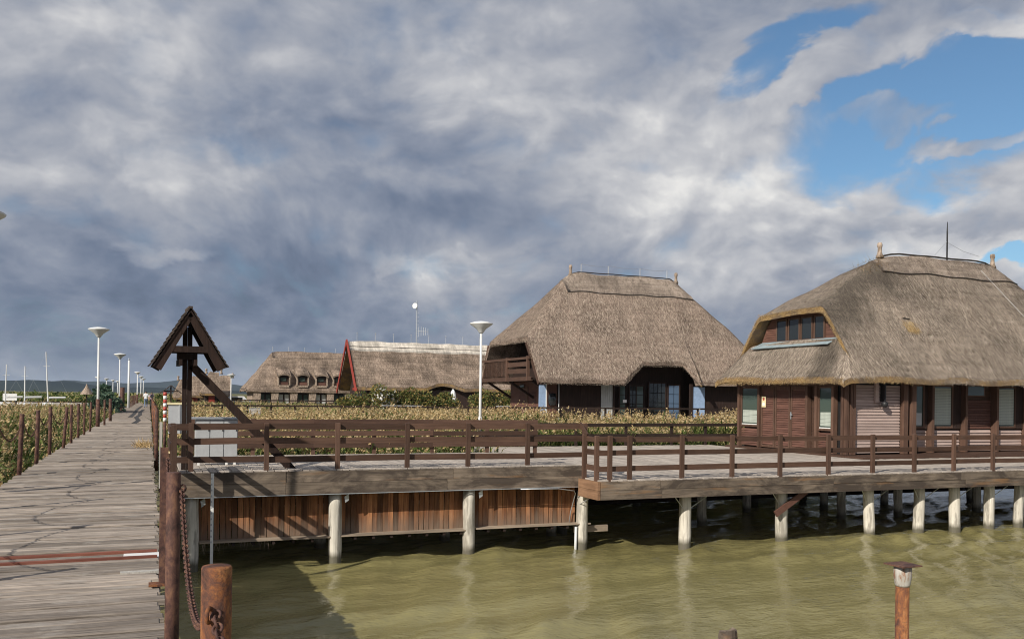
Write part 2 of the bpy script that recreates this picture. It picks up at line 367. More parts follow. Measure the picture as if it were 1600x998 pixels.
# ---------------------------------------------------------------- mesh builder
class MB:
    def __init__(s): s.v = []; s.f = []; s.mi = []
    def add(s, vs, fs, mi=0):
        o = len(s.v); s.v += [tuple(p) for p in vs]; s.f += [tuple(i+o for i in f) for f in fs]; s.mi += [mi]*len(fs); return s
    def box(s, x0, x1, y0, y1, z0, z1, mi=0, ch=0.):
        if ch:
            c = ch
            def ring(z, e): return [(x0+e, y0+e, z), (x1-e, y0+e, z), (x1-e, y1-e, z), (x0+e, y1-e, z)]
            vs = ring(z0, 0) + ring(z1-c, 0) + ring(z1, c)
            fs = [(3, 2, 1, 0)]
            for k in (0, 4):
                for i in range(4): j = (i+1) % 4; fs.append((k+i, k+j, k+4+j, k+4+i))
            fs.append((8, 9, 10, 11)); return s.add(vs, fs, mi)
        vs = [(x0, y0, z0), (x1, y0, z0), (x1, y1, z0), (x0, y1, z0), (x0, y0, z1), (x1, y0, z1), (x1, y1, z1), (x0, y1, z1)]
        return s.add(vs, [(3, 2, 1, 0), (4, 5, 6, 7), (0, 1, 5, 4), (1, 2, 6, 5), (2, 3, 7, 6), (3, 0, 4, 7)], mi)
    def bar(s, p, q, w, h, up=(0, 0, 1), mi=0):
        p = Vector(p); q = Vector(q); d = (q-p).normalized(); u = Vector(up)
        sd = d.cross(u)
        if sd.length < 1e-4: sd = d.cross(Vector((1, 0, 0)))
        sd.normalize(); u = sd.cross(d); a = sd*w/2; b = u*h/2
        vs = [p-a-b, p+a-b, p+a+b, p-a+b, q-a-b, q+a-b, q+a+b, q-a+b]
        return s.add(vs, [(0, 1, 2, 3), (7, 6, 5, 4), (0, 4, 5, 1), (1, 5, 6, 2), (2, 6, 7, 3), (3, 7, 4, 0)], mi)
    def tube(s, pts, r, n=8, mi=0, cap=True):
        pts = [Vector(p) for p in pts]; rs = r if isinstance(r, (list, tuple)) else [r]*len(pts)
        rings = []; o = None
        for i, p in enumerate(pts):
            d = (pts[min(i+1, len(pts)-1)] - pts[max(i-1, 0)]).normalized()
            if o is None:
                o = d.orthogonal().normalized()
            else:
                o = (o - d*o.dot(d)).normalized()
            e = d.cross(o)
            rings.append([p + (o*math.cos(2*math.pi*k/n) + e*math.sin(2*math.pi*k/n))*rs[i] for k in range(n)])
        vs = [p for r_ in rings for p in r_]; fs = []
        for i in range(len(pts)-1):
            for k in range(n): j = (k+1) % n; fs.append((i*n+k, i*n+j, (i+1)*n+j, (i+1)*n+k))
        if cap: fs.append(tuple(range(n-1, -1, -1))); fs.append(tuple((len(pts)-1)*n+k for k in range(n)))
        return s.add(vs, fs, mi)
    def lathe(s, c, prof, n=20, mi=0):
        cx, cy, cz = c; vs = []; fs = []
        for r, z in prof:
            for k in range(n): a = 2*math.pi*k/n; vs.append((cx+r*math.cos(a), cy+r*math.sin(a), cz+z))
        for i in range(len(prof)-1):
            for k in range(n): j = (k+1) % n; fs.append((i*n+k, i*n+j, (i+1)*n+j, (i+1)*n+k))
        fs.append(tuple(range(n-1, -1, -1))); fs.append(tuple((len(prof)-1)*n+k for k in range(n)))
        return s.add(vs, fs, mi)
    def prism(s, poly, axis, a, b, mi=0):
        def P(u, v, t): return {'x': (t, u, v), 'y': (u, t, v), 'z': (u, v, t)}[axis]
        n = len(poly); vs = [P(u, v, a) for u, v in poly] + [P(u, v, b) for u, v in poly]
        fs = [tuple(range(n)), tuple(range(2*n-1, n-1, -1))] + [(i, i+n, (i+1) % n + n, (i+1) % n) for i in range(n)]
        return s.add(vs, fs, mi)
    def mesh(s, name, mats, origin=(0, 0, 0), smooth=False, fix=True):
        me = bpy.data.meshes.new(name); o = origin
        me.from_pydata([(x-o[0], y-o[1], z-o[2]) for x, y, z in s.v], [], s.f)
        for m in (mats if isinstance(mats, (list, tuple)) else [mats]): me.materials.append(M[m])
        if any(s.mi): me.polygons.foreach_set('material_index', s.mi)
        if fix:
            bm = bmesh.new(); bm.from_mesh(me); bmesh.ops.recalc_face_normals(bm, faces=bm.faces); bm.to_mesh(me); bm.free()
        if smooth: me.shade_smooth() if hasattr(me, 'shade_smooth') else None
        me.update(); return me
    def build(s, name, mats, parent=None, smooth=False, **kw):
        o = world_loc(parent) if parent else (0, 0, 0)
        return link(name, s.mesh(name, mats, o, smooth), parent, **kw)
LOC = {}
def world_loc(o): return LOC.get(o.name, (0, 0, 0))
def link(name, me, parent=None, loc=(0, 0, 0), label=None, rot=None):
    o = bpy.data.objects.new(name, me); COL.objects.link(o)
    if parent:
        o.parent = parent; p = world_loc(parent); LOC[o.name] = tuple(p[i]+loc[i] for i in range(3))
    else: LOC[o.name] = tuple(loc)
    o.location = loc
    if rot: o.rotation_euler = rot
    if label: o['label'] = label
    return o
def piece(name, me, parent, wloc, rot=None, scale=None):
    p = world_loc(parent); o = bpy.data.objects.new(name, me); COL.objects.link(o); o.parent = parent
    o.location = tuple(wloc[i]-p[i] for i in range(3)); LOC[o.name] = tuple(wloc)
    if rot: o.rotation_euler = rot
    if scale: o.scale = scale
    return o
def thing(name, label, cat, loc=(0, 0, 0), group=None):
    o = bpy.data.objects.new(name, None); COL.objects.link(o); o.location = loc; LOC[o.name] = tuple(loc)
    o.empty_display_size = .2; tag(o, label, cat, group); return o
def tag(o, label, cat, group=None, kind=None):
    if label: o['label'] = label
    if cat: o['category'] = cat
    if group: o['group'] = group
    if kind: o['kind'] = kind
    return o
def structure(name, me, loc=(0, 0, 0)):
    o = link(name, me, None, loc); o['kind'] = 'structure'; return o
def np_mesh(name, V, F, mats, mi=None, smooth=False):
    me = bpy.data.meshes.new(name); V = np.asarray(V, np.float32); F = np.asarray(F, np.int32); k = F.shape[1]
    me.vertices.add(len(V)); me.vertices.foreach_set('co', V.ravel())
    me.loops.add(F.size); me.loops.foreach_set('vertex_index', F.ravel())
    me.polygons.add(len(F)); me.polygons.foreach_set('loop_start', np.arange(0, F.size, k, dtype=np.int32))
    me.polygons.foreach_set('loop_total', np.full(len(F), k, np.int32))
    for m in mats: me.materials.append(M[m])
    if mi is not None: me.polygons.foreach_set('material_index', np.asarray(mi, np.int32))
    if smooth: me.polygons.foreach_set('use_smooth', np.ones(len(F), bool))
    me.update(calc_edges=True); me.validate(); return me
ORD = ['first', 'second', 'third', 'fourth', 'fifth', 'sixth', 'seventh', 'eighth', 'ninth', 'tenth', 'eleventh', 'twelfth', 'thirteenth']

WATER = -2.1
# ================================================================ SETTING
def build_water():
    x0, x1, y0, y1, st = -4., 36., -2., 33., .085
    xs = np.arange(x0, x1, st); ys = np.arange(y0, y1, st); X, Y = np.meshgrid(xs, ys)
    Z = np.zeros_like(X); r = np.random.default_rng(5)
    for i in range(44):
        lam = r.uniform(.36, 2.4); ang = R(-62) + r.normal(0, .42); k = 2*math.pi/lam
        amp = .0066*lam**.9*r.uniform(.5, 1.3)
        Z += amp*np.sin(k*(X*math.cos(ang)+Y*math.sin(ang)) + r.uniform(0, 6.28))
    patch = .8+.5*np.sin(X*.31+Y*.22+1)*np.sin(Y*.43-X*.13)
    edge = np.minimum(1, np.minimum(np.minimum(X-x0, x1-X), np.minimum(Y-y0, y1-Y))/2)
    Z = Z*patch*edge + WATER
    V = np.stack([X, Y, Z], -1).reshape(-1, 3); nx, ny = len(xs), len(ys)
    i = (np.arange(ny-1)[:, None]*nx + np.arange(nx-1)[None]).ravel()
    F = np.stack([i, i+1, i+nx+1, i+nx], 1)
    B = 14000.; b = len(V); xe, ye = xs[-1], ys[-1]
    outer = [(-B, -B), (B, -B), (B, B), (-B, B)]; inner = [(x0+.3, y0+.3), (xe-.3, y0+.3), (xe-.3, ye-.3), (x0+.3, ye-.3)]
    V = np.vstack([V, [(x, y, WATER-.03) for x, y in outer+inner]])
    F = np.vstack([F, [(b+k, b+(k+1) % 4, b+4+(k+1) % 4, b+4+k) for k in range(4)]])
    structure('lake_water', np_mesh('lake_water', V, F, ['lake_water'], smooth=True))
build_water()

m = MB(); m.add([(-9000, 170, -.45), (9000, 170, -.45), (9000, 9000, -.45), (-9000, 9000, -.45), (-9000, 165, -2.3), (9000, 165, -2.3)], [(0, 1, 2, 3), (4, 5, 1, 0)])
structure('marsh_ground', m.mesh('marsh_ground', 'marsh_ground'))

def hills(name, dist, prof, seed, matn):
    r = np.random.default_rng(seed); n = 260; rows = 7; V = []; ph = r.uniform(0, 6.28, 8)
    for i in range(n):
        a = R(-70+150*i/(n-1)); deg = math.degrees(a)
        h = np.interp(deg, [p[0] for p in prof], [p[1] for p in prof])
        h *= 1 + .10*math.sin(deg*1.1+ph[0]) + .06*math.sin(deg*2.9+ph[1]) + .03*math.sin(deg*7.3+ph[2]) + .012*math.sin(deg*23+ph[3])
        for j in range(rows):
            t = j/(rows-1); d = dist*(1+.16*t); V.append((d*math.sin(a), d*math.cos(a), -2.5 + h*math.sin(t*math.pi/2)*(1+.03*math.sin(deg*9+j*2))))
    F = [(i*rows+j, (i+1)*rows+j, (i+1)*rows+j+1, i*rows+j+1) for i in range(n-1) for j in range(rows-1)]
    structure(name, np_mesh(name, V, F, [matn], smooth=True))
hills('hills', 3300, [(-70, 46), (-12, 48), (-6, 44), (-3, 32), (0, 22), (4, 17), (10, 16), (80, 20)], 3, 'hill_wood')
hills('distant_hills', 5600, [(-70, 60), (-8, 62), (-4, 66), (0, 72), (2, 84), (4, 74), (8, 66), (80, 60)], 9, 'hill_wood')

m = MB(); m.box(-60, -7.5, 150, 171, -2.4, -.32)
structure('quay', m.mesh('quay', 'quay_stone'))

# ---------------------------------------------------------------- boardwalk
def plank_mesh(L, W, T, matn, axis=0, n=6, ch=.006, name='plank'):
    out = []
    for i in range(n):
        mb = MB(); l = L*random.uniform(.985, 1.012)/2; w = W*random.uniform(.94, 1.02)/2
        if axis == 0: mb.box(-l, l, -w, w, -T, 0, ch=ch)
        elif axis == 1: mb.box(-w, w, -l, l, -T, 0, ch=ch)
        else: mb.box(-w, w, -T, 0, -l, l)
        out.append(mb.mesh(name, matn))
    return out
def boardwalk():
    root = bpy.data.objects.new('boardwalk', None); COL.objects.link(root); root['kind'] = 'structure'; LOC[root.name] = (0, 0, 0)
    XL, XR = -2.36, .13; pit = .185; ms = plank_mesh(XR-XL, .160, .05, 'walk_plank', n=9, ch=.009)
    wh = plank_mesh(.34, .13, .05, 'white_paint', n=1)[0]
    rows = MB(); y = -6.; cnt = 0
    while y < 330:
        z = random.uniform(-.014, .006); dx = random.gauss(0, .022); rot = random.gauss(0, .0045)
        if y > 4.6 and cnt < 300 and not (9.55 < y < 10.02):
            piece('plank', random.choice(ms), root, ((XL+XR)/2+dx, y, z), (random.gauss(0, .012), random.gauss(0, .002), rot)); cnt += 1
        elif not (9.55 < y < 10.02):
            w = .081
            rows.box(XL+dx, XR+dx, y-w, y+w, z-.05, z)
        y += pit
    o = rows.build('plank_rows', 'walk_plank', root); o['kind'] = 'stuff'
    # steel bars let into the walk with timber between
    for yy in (9.60, 9.95): MB().box(XL, .10, yy-.034, yy+.034, -.06, .020).build('steel_bar', 'red_rust', root)
    MB().box(XL, XR-.35, 9.64, 9.91, -.06, -.004).build('plank', 'walk_plank', root)
    MB().box(XR-.345, XR+.02, 9.64, 9.91, -.06, -.001).build('plank', 'white_paint', root, label='pale board end between the steel bars')
    MB().box(-.22, .16, 8.83, 8.91, -.02, .006).build('batten', 'grey_wood', root, label='bleached white batten at the boardwalk edge')
    # bearers and piles
    for xx in (-2.05, -.75, .0): MB().box(xx-.07, xx+.07, -6, 330, -.30, -.062).build('bearer', 'dark_beam', root)
    for k in range(22):
        yy = -4+k*3.4
        for xx in (-1.9, -.05):
            mb = MB(); mb.tube([(xx, yy, WATER-.6), (xx, yy, -.30)], .12, 10); mb.build('pile', 'pile_wood', root, smooth=True)
    # worn bitumen repair strips
    for pts in ([(-.70, 51), (-.52, 56), (-.74, 63), (-.55, 70), (-.62, 78), (-.42, 92)], [(-1.10, 63), (-1.0, 74), (-.98, 90), (-.70, 116)]):
        mb = MB(); w = .13
        vs = []; [vs.extend([(x-w, y_, .008), (x+w, y_, .008)]) for x, y_ in pts]
        mb.add(vs, [(2*i, 2*i+1, 2*i+3, 2*i+2) for i in range(len(pts)-1)]); mb.build('bitumen_strip', 'asphalt_patch', root)
    # a tuft of dead stalks on the planks is added with the plants
boardwalk()

# ---------------------------------------------------------------- chains and rusty posts
def link_mesh(mb, c, d, side, L, W, r, n=10, k=5):
    d = d.normalized(); side = (side - d*side.dot(d)).normalized(); nrm = d.cross(side); pts = []
    for i in range(n):
        a = 2*math.pi*i/n; pts.append(c + d*(L/2*math.cos(a)) + side*(W/2*math.sin(a)))
    vs = []; fs = []
    for i in range(n):
        t = (pts[(i+1) % n]-pts[i-1]).normalized(); e = t.cross(nrm)
        for j in range(k): b = 2*math.pi*j/k; vs.append(pts[i] + (e*math.cos(b)+nrm*math.sin(b))*r)
    for i in range(n):
        for j in range(k): fs.append((i*k+j, ((i+1) % n)*k+j, ((i+1) % n)*k+(j+1) % k, i*k+(j+1) % k))
    mb.add(vs, fs)
def chain(name, p, q, sag, label, L=.05, W=.032, r=.0052, group=None, n=10, k=5, mt='rust_dark'):
    p = Vector(p); q = Vector(q); steps = 240; pts = []
    for i in range(steps+1):
        t = i/steps; pt = p.lerp(q, t); pt.z -= sag*4*t*(1-t); pts.append(pt)
    mb = MB(); acc = 0.; pitch = L*.74; nxt = 0.; idx = 0
    for i in range(steps):
        d = pts[i+1]-pts[i]; seg = d.length
        while nxt <= acc+seg:
            c = pts[i] + d*((nxt-acc)/seg); dn = d.normalized(); s = dn.cross(Vector((0, 0, 1)));
            if s.length < .01: s = Vector((1, 0, 0))
            s.normalize(); o = dn.cross(s)
            ang = (idx % 2)*math.pi/2 + .5; link_mesh(mb, c, dn, s*math.cos(ang)+o*math.sin(ang), L, W, r, n, k); idx += 1; nxt += pitch
        acc += seg
    o = link(name, mb.mesh(name, mt, tuple(p), True), None, tuple(p)); tag(o, label, 'chain', group); return o
def rust_post(x, y, h, label, r=.045, lean=(0, 0), z0=-.35, group=None, ring=None, mt='rust'):
    t = thing('rusty_post', label, 'post', (x, y, 0), group)
    mb = MB(); top = Vector((x+lean[0], y+lean[1], h)); bot = Vector((x, y, z0)); c = []
    mb.tube([bot, bot.lerp(top, .5), top-Vector((0, 0, .006)), top], [r, r, r, r*.93], 20)
    mb.build('pipe', mt, t, True)
    if ring:
        a, z = ring; cx = Vector((x+lean[0]*z/h+math.cos(a)*r, y+lean[1]*z/h+math.sin(a)*r, z)); mr = MB()
        link_mesh(mr, cx+Vector((math.cos(a), math.sin(a), 0))*.012, Vector((0, 0, 1)), Vector((math.cos(a), math.sin(a), 0)), .045, .036, .0065, 12, 6)
        mr.build('chain_lug', mt, t, True)
    return t
rust_post(.2, 2.86, 1.122, 'thick orange rusty pipe post with a chain lug, nearest to the water', .0455, ring=(-2.0, .985))
rust_post(.155, 6.06, 1.143, 'tall brown rusty pipe post at the edge of the boardwalk holding the chain', .044, ring=(-.2, 1.04), mt='rust_dark')
chain('chain', (.205, 6.02, 1.03), (.20, 2.92, .99), .36, 'rusty link chain sagging between the two nearest pipe posts', L=.044, W=.03, r=.0048)
chain('chain', (.195, 2.80, .985), (.215, 1.2, .75), .12, 'rusty chain hanging from the lug of the thick orange post', L=.044, W=.03, r=.0048)
t = thing('rusty_post', 'rusty channel section post with a foot plate on the boardwalk edge', 'post', (.14, 8.2, 0))
mb = MB(); mb.box(.10, .165, 8.19, 8.20, 0, 1.18); mb.box(.10, .108, 8.20, 8.25, 0, 1.18); mb.box(.157, .165, 8.20, 8.25, 0, 1.18); mb.build('channel', 'rust_dark', t)
MB().box(.02, .17, 8.12, 8.26, .003, .018).build('foot_plate', 'rust', t)
chain('chain', (.16, 8.15, 1.08), (.17, 6.1, 1.05), .30, 'rusty chain between the channel post and the tall brown pipe post', L=.044, W=.03, r=.0048)
LP = [(-2.33, 8.2), (-2.33, 11.1), (-2.34, 14.0), (-2.34, 16.95), (-2.35, 19.86), (-2.35, 22.84), (-2.36, 25.88), (-2.30, 28.87), (-2.26, 31.5), (-2.27, 34.7), (-2.25, 37.49), (-2.22, 40.46)]
LH = [1.2, 1.2, 1.2, 1.2, 1.19, 1.21, 1.24, 1.19, 1.22, 1.22, 1.22, 1.21]
LN = [(0, 0), (0, 0), (0, 0), (0, 0), (.05, .02), (.03, 0), (.01, .02), (.11, .02), (-.01, .01), (0, 0), (0, .02), (.04, 0)]
for i, (x, y) in enumerate(LP):
    if i < 4: lab = '%s rusty chain post of the reed side row, outside the picture' % ORD[i]
    else: lab = '%s slim rusty chain post along the reed side, counted from the picture edge' % ORD[i-4]
    rust_post(x, y, LH[i], lab, .043, LN[i], group='chain posts along the reed side', mt='rust_dark')
    if i:
        a = LP[i-1]; la = LN[i-1]; n_, k_ = (8, 4) if i < 8 else (6, 3)
        chain('chain', (a[0]+la[0]*.9+.02, a[1]+la[1], LH[i-1]-.1), (x+LN[i][0]*.9+.02, y, LH[i]-.1), .30+.06*(i % 3),
              'dark sagging chain ending at the %s post of the reed side row' % ORD[i], L=.05, W=.028, r=.0045, group='chains along the reed side', n=n_, k=k_)
for i, (x, y, h, mt_) in enumerate([(.20, 24.4, 1.2, 'rust_dark'), (.22, 27.6, 1.22, 'rust_dark'), (.22, 30.9, 1.22, 'rust'), (.23, 34.2, 1.2, 'rust_dark'), (.24, 40.4, 1.2, 'rust_dark'), (.24, 47, 1.2, 'rust'), (.25, 54, 1.2, 'rust_dark'), (.25, 62, 1.2, 'rust_dark'), (.26, 72, 1.2, 'rust_dark')]):
    rust_post(x, y, h, '%s rusty post past the little gate on the platform side of the boardwalk' % ORD[i], .05, group='posts along the platform side', mt=mt_)
for i, y in enumerate([48.5, 55, 100, 106, 112, 118, 124, 130, 138]):
    rust_post(-2.2+.004*y, y, 1.25, '%s far post on the reed side beyond the tall lamp' % ORD[i], .085 if i == 1 else .05, group='far posts on the reed side', mt='rust_dark')

# ---------------------------------------------------------------- lamps
def lamp(x, y, h, label, zb=-.3, sleeve=True, group='boardwalk lamps', r=.055, z_sleeve=1.3):
    t = thing('street_lamp', label, 'lamp', (x, y, 0), group)
    mb = MB(); mb.tube([(x, y, zb), (x, y, 1.6), (x, y, h-.38)], [r*1.15, r, r*.8], 12); mb.build('pole', 'lamp_metal', t, True)
    mb = MB(); mb.lathe((x, y, h), [(.07, -.42), (.10, -.38), (.20, -.24), (.46, -.06), (.475, -.035)], 28); mb.build('lamp_shade', 'lamp_metal', t, True)
    mb = MB(); mb.lathe((x, y, h), [(.476, -.034), (.44, -.01), (.25, .045), (.06, .07)], 28); mb.build('lamp_cap', 'white_paint', t, True)
    if sleeve: mb = MB(); mb.tube([(x, y, zb-.05), (x, y, z_sleeve)], r*1.7, 12); mb.build('sleeve', 'rust_dark', t, True)
    else: mb = MB(); mb.lathe((x, y, .0), [(.11, -.2), (.11, .5), (.06, .85)], 14); mb.build('base_cone', 'lamp_metal', t, True)
    return t
lamp(-2.62, 16.3, 4.5, 'dish street lamp cut off by the picture edge above the reeds')
lamp(-2.2, 46.2, 4.62, 'tall white dish lamp rising from a rusty sleeve beside the boardwalk')
lamp(-2.2, 79.5, 4.74, 'second white dish lamp along the boardwalk, behind the bush')
for i, (x, y) in enumerate([(-1.54, 144), (-1.35, 185), (-1.08, 214)]):
    lamp(x, y, 4.65, '%s of three small dish lamps far down the boardwalk' % ORD[i], r=.09)
for i, (px_, y, h) in enumerate([(-8.2, 170, 4.2), (-7.6, 190, 4.2), (-7.1, 210, 4.2), (-6.8, 230, 4.2)]):
    lamp(px_, y, h, '%s of the tiny far lamps beyond the reeds left of the boardwalk' % ORD[i], r=.09)
lamp(12.43, 33.8, 4.63, 'white dish lamp standing in the reeds before the balcony house', sleeve=False, zb=-2.3)
lamp(9.2, 112, 3.9, 'small dish lamp between the ragged thatched huts and the hotel', sleeve=False, zb=-2., r=.07)
t = thing('pole', 'bare grey pole without a lamp head beside the boardwalk', 'pole', (-1.9, 100, 0))
mb = MB(); mb.tube([(-1.9, 100, -.5), (-1.9, 100, 4.9)], [.13, .10], 10); mb.build('shaft', 'lamp_metal', t, True)
mb = MB(); mb.tube([(-1.9, 100, 4.9), (-1.9, 100, 5.15)], [.06, .05], 8); mb.build('shaft_cap', 'galvanised', t, True)
t = thing('mooring_pile', 'thick maroon pile beside the bush at the boardwalk edge', 'pile', (-2.15, 86, 0))
mb = MB(); mb.tube([(-2.15, 86, -2.5), (-2.15, 86, 2.0), (-2.15, 86, 2.05)], [.2, .19, .15], 14); mb.build('shaft', 'rust_dark', t, True)

# ================================================================ PLATFORMS
def railing(name, label, segs, posts, zs, pw=.10, rh=.13, rt_=.045, top=None, z0=0., group=None, mt='rail', post_off=0.):
    """segs: list of ((x,y),(x,y)) spans; posts: list of (x,y); zs: rail centre heights above z0."""
    t = thing(name, label, 'railing', (posts[0][0], posts[0][1], z0), group)
    hgt = top if top else max(zs)+rh/2+.012
    for (a, b) in segs:
        ax = 'x' if abs(a[0]-b[0]) >= abs(a[1]-b[1]) else 'y'
        for z in zs:
            mb = MB(); mb.bar((a[0], a[1], z0+z+random.uniform(-.012, .012)), (b[0], b[1], z0+z+random.uniform(-.012, .012)), rt_, rh*random.uniform(.94, 1.05)); mb.build('rail', mt+'_'+ax if mt == 'rail' else mt, t)
    for (x, y) in posts:
        mb = MB(); mb.box(x-pw/2, x+pw/2, y-pw*.4, y+pw*.4, z0-.12, z0+hgt, ch=.006); mb.build('post', 'rail_z' if mt == 'rail' else mt, t)
    return t

def platform_one():
    t = thing('timber_platform', 'upper timber platform with orange plank wall below, beside the boardwalk', 'platform', (.62, 19.7, 0))
    ms = plank_mesh(5.0, .138, .045, 'deck_plank', axis=1, n=6); x = .70
    while x < 9.98: piece('deck_plank', random.choice(ms), t, (x, 22.26, random.uniform(-.004, .004)), (0, random.gauss(0, .006), random.gauss(0, .002))); x += .148
    # fascia: two stacked timbers in lengths, butt jointed
    for zt, zb in ((-.03, -.272), (-.278, -.53)):
        cuts = [.62, 2.78, 6.6 if zt > -.1 else 6.45, 10.08]
        for a, b in zip(cuts[:-1], cuts[1:]):
            mb = MB(); yo = random.uniform(-.008, .008); mb.box(a+.004, b-.004, 19.70+yo, 19.80, zb, zt); mb.build('fascia_beam', 'fascia_timber', t)
    for zt, zb in ((-.03, -.272), (-.278, -.53)): MB().box(.53, .612, 19.72, 24.7, zb, zt).build('side_beam', 'fascia_timber', t)
    for y in (21.2, 22.8, 24.5): MB().box(.65, 10.0, y-.08, y+.08, -.40, -.055).build('bearer', 'dark_beam', t)
    # galvanised drip strip
    MB().bar((.62, 19.69, -.545), (10.0, 19.69, -.54), .02, .016).build('drip_strip', 'galvanised', t)
    # vertical plank wall
    x = 1.02; cm = [MB().box(-.058*s, .058*s, -.012, .012, -.48, .48).mesh('wall_plank', 'cladding') for s in (1, .94, 1.05, .9)]
    while x < 9.95:
        piece('wall_plank', random.choice(cm), t, (x, 20.12+random.uniform(-.008, .008), -1.02+random.uniform(-.012, .012)), (0, random.gauss(0, .005), 0)); x += .1235
    MB().box(.95, 9.98, 20.15, 20.21, -1.3, -1.18).build('batten', 'dark_beam', t); MB().box(.95, 9.98, 20.15, 20.21, -.8, -.68).build('batten', 'dark_beam', t)
    # ledge boards
    for (a, b, z) in ((1.0, 3.78, -1.50), (4.05, 7.0, -1.49), (7.25, 10.25, -1.47)):
        for k in range(3):
            MB().box(a+random.uniform(-.1, .06), b+random.uniform(-.06, .12), 19.83+k*.1, 19.92+k*.1, z-.035+random.uniform(-.008, .008), z).build('ledge_board', 'ledge_board', t)
        for q in np.arange(a+.3, b, .42): MB().box(q-.03, q+.03, 19.86, 20.3, z-.11, z-.045).build('ledge_bracket', 'dark_beam', t)
    MB().box(9.9, 10.85, 20.0, 20.06, -1.72, -1.56).build('stub_board', 'ledge_board', t, label='grey board end poking out below the step')
    for i, x in enumerate((.87, 3.9, 7.08, 10.1)):
        pile(t, x, 19.93, .145, (0, 0) if i < 3 else (-.02, 0), top=-.535)
        for yy in (21.8, 24.2): pile(t, x, yy, .14, (0, 0), top=-.4)
    for i, x in enumerate((1.04, 4.08, 7.27)):   # bent metal tabs on the piles
        mb = MB(); mb.add([(x, 19.80, -.62), (x+.09, 19.78, -.56), (x+.10, 19.79, -.70), (x+.02, 19.80, -.76), (x+.004, 19.805, -.62), (x+.09, 19.785, -.56), (x+.10, 19.795, -.70), (x+.02, 19.805, -.76)], [(0, 1, 2, 3), (7, 6, 5, 4), (0, 4, 5, 1), (1, 5, 6, 2), (2, 6, 7, 3), (3, 7, 4, 0)])
        mb.build('metal_tab', 'galvanised', t)
    mb = MB(); mb.tube([(8.3, 19.68, -.56), (9.3, 19.67, -.57), (9.75, 19.72, -.64), (9.82, 19.8, -.72), (9.82, 20.05, -1.2), (9.78, 20.05, -1.46)], .012, 6); mb.build('cable', 'galvanised', t, True)
    mb = MB(); mb.tube([(9.88, 19.86, -1.55), (9.86, 19.84, WATER-.3)], .035, 8); mb.build('downpipe', 'lamp_metal', t, True)
    return t
def pile(parent, x, y, r, lean=(0, 0), top=-.4, n=14, name='pile'):
    mb = MB(); pts = []; rs = []
    for k in range(9):
        u = k/8; z = WATER-.7 + (top-WATER+.7)*u
        pts.append((x+lean[0]*(1-u)*2+random.gauss(0, .006), y+lean[1]*(1-u), z)); rs.append(r*(1.06-.08*u)*random.uniform(.97, 1.03))
    mb.tube(pts, rs, n); return mb.build(name, 'pile_wood', parent, True)
P1 = platform_one()
PX1 = [.84, 2.38, 3.92, 5.52, 7.0, 8.53, 10.08]
railing('railing', 'brown three-rail fence along the water edge of the upper platform', [((.45, 19.90), (2.38, 19.90)), ((2.38, 19.90), (5.52, 19.90)), ((5.52, 19.90), (8.53, 19.90)), ((8.53, 19.90), (10.06, 19.90))],
        [(x, 19.83) for x in PX1], (.94, .63, .23), top=1.02)
railing('railing', 'brown three-rail fence along the reed edge of the upper platform', [((.95, 24.6), (4.2, 24.6)), ((4.2, 24.6), (7.6, 24.6)), ((7.6, 24.6), (10.9, 24.6))],
        [(x, 24.67) for x in (1.0, 2.6, 4.2, 5.9, 7.6, 9.3, 10.85)], (.9, .58, .25), top=.98)
railing('railing', 'short brown fence stub returning along the boardwalk by the gate', [((.40, 19.95), (.40, 17.9)), ], [(.46, 17.9), (.46, 19.0)], (.94, .63, .23), top=1.04)
t = thing('marker_board', 'narrow bleached board standing at the boardwalk edge by the fence stub', 'board', (.21, 17.0, 0))
MB().box(.19, .235, 16.95, 17.09, -.05, 1.12, ch=.005).build('board', 'grey_wood', t)
MB().box(.186, .24, 16.94, 17.10, -.12, -.055).build('board_shoe', 'rust_dark', t)

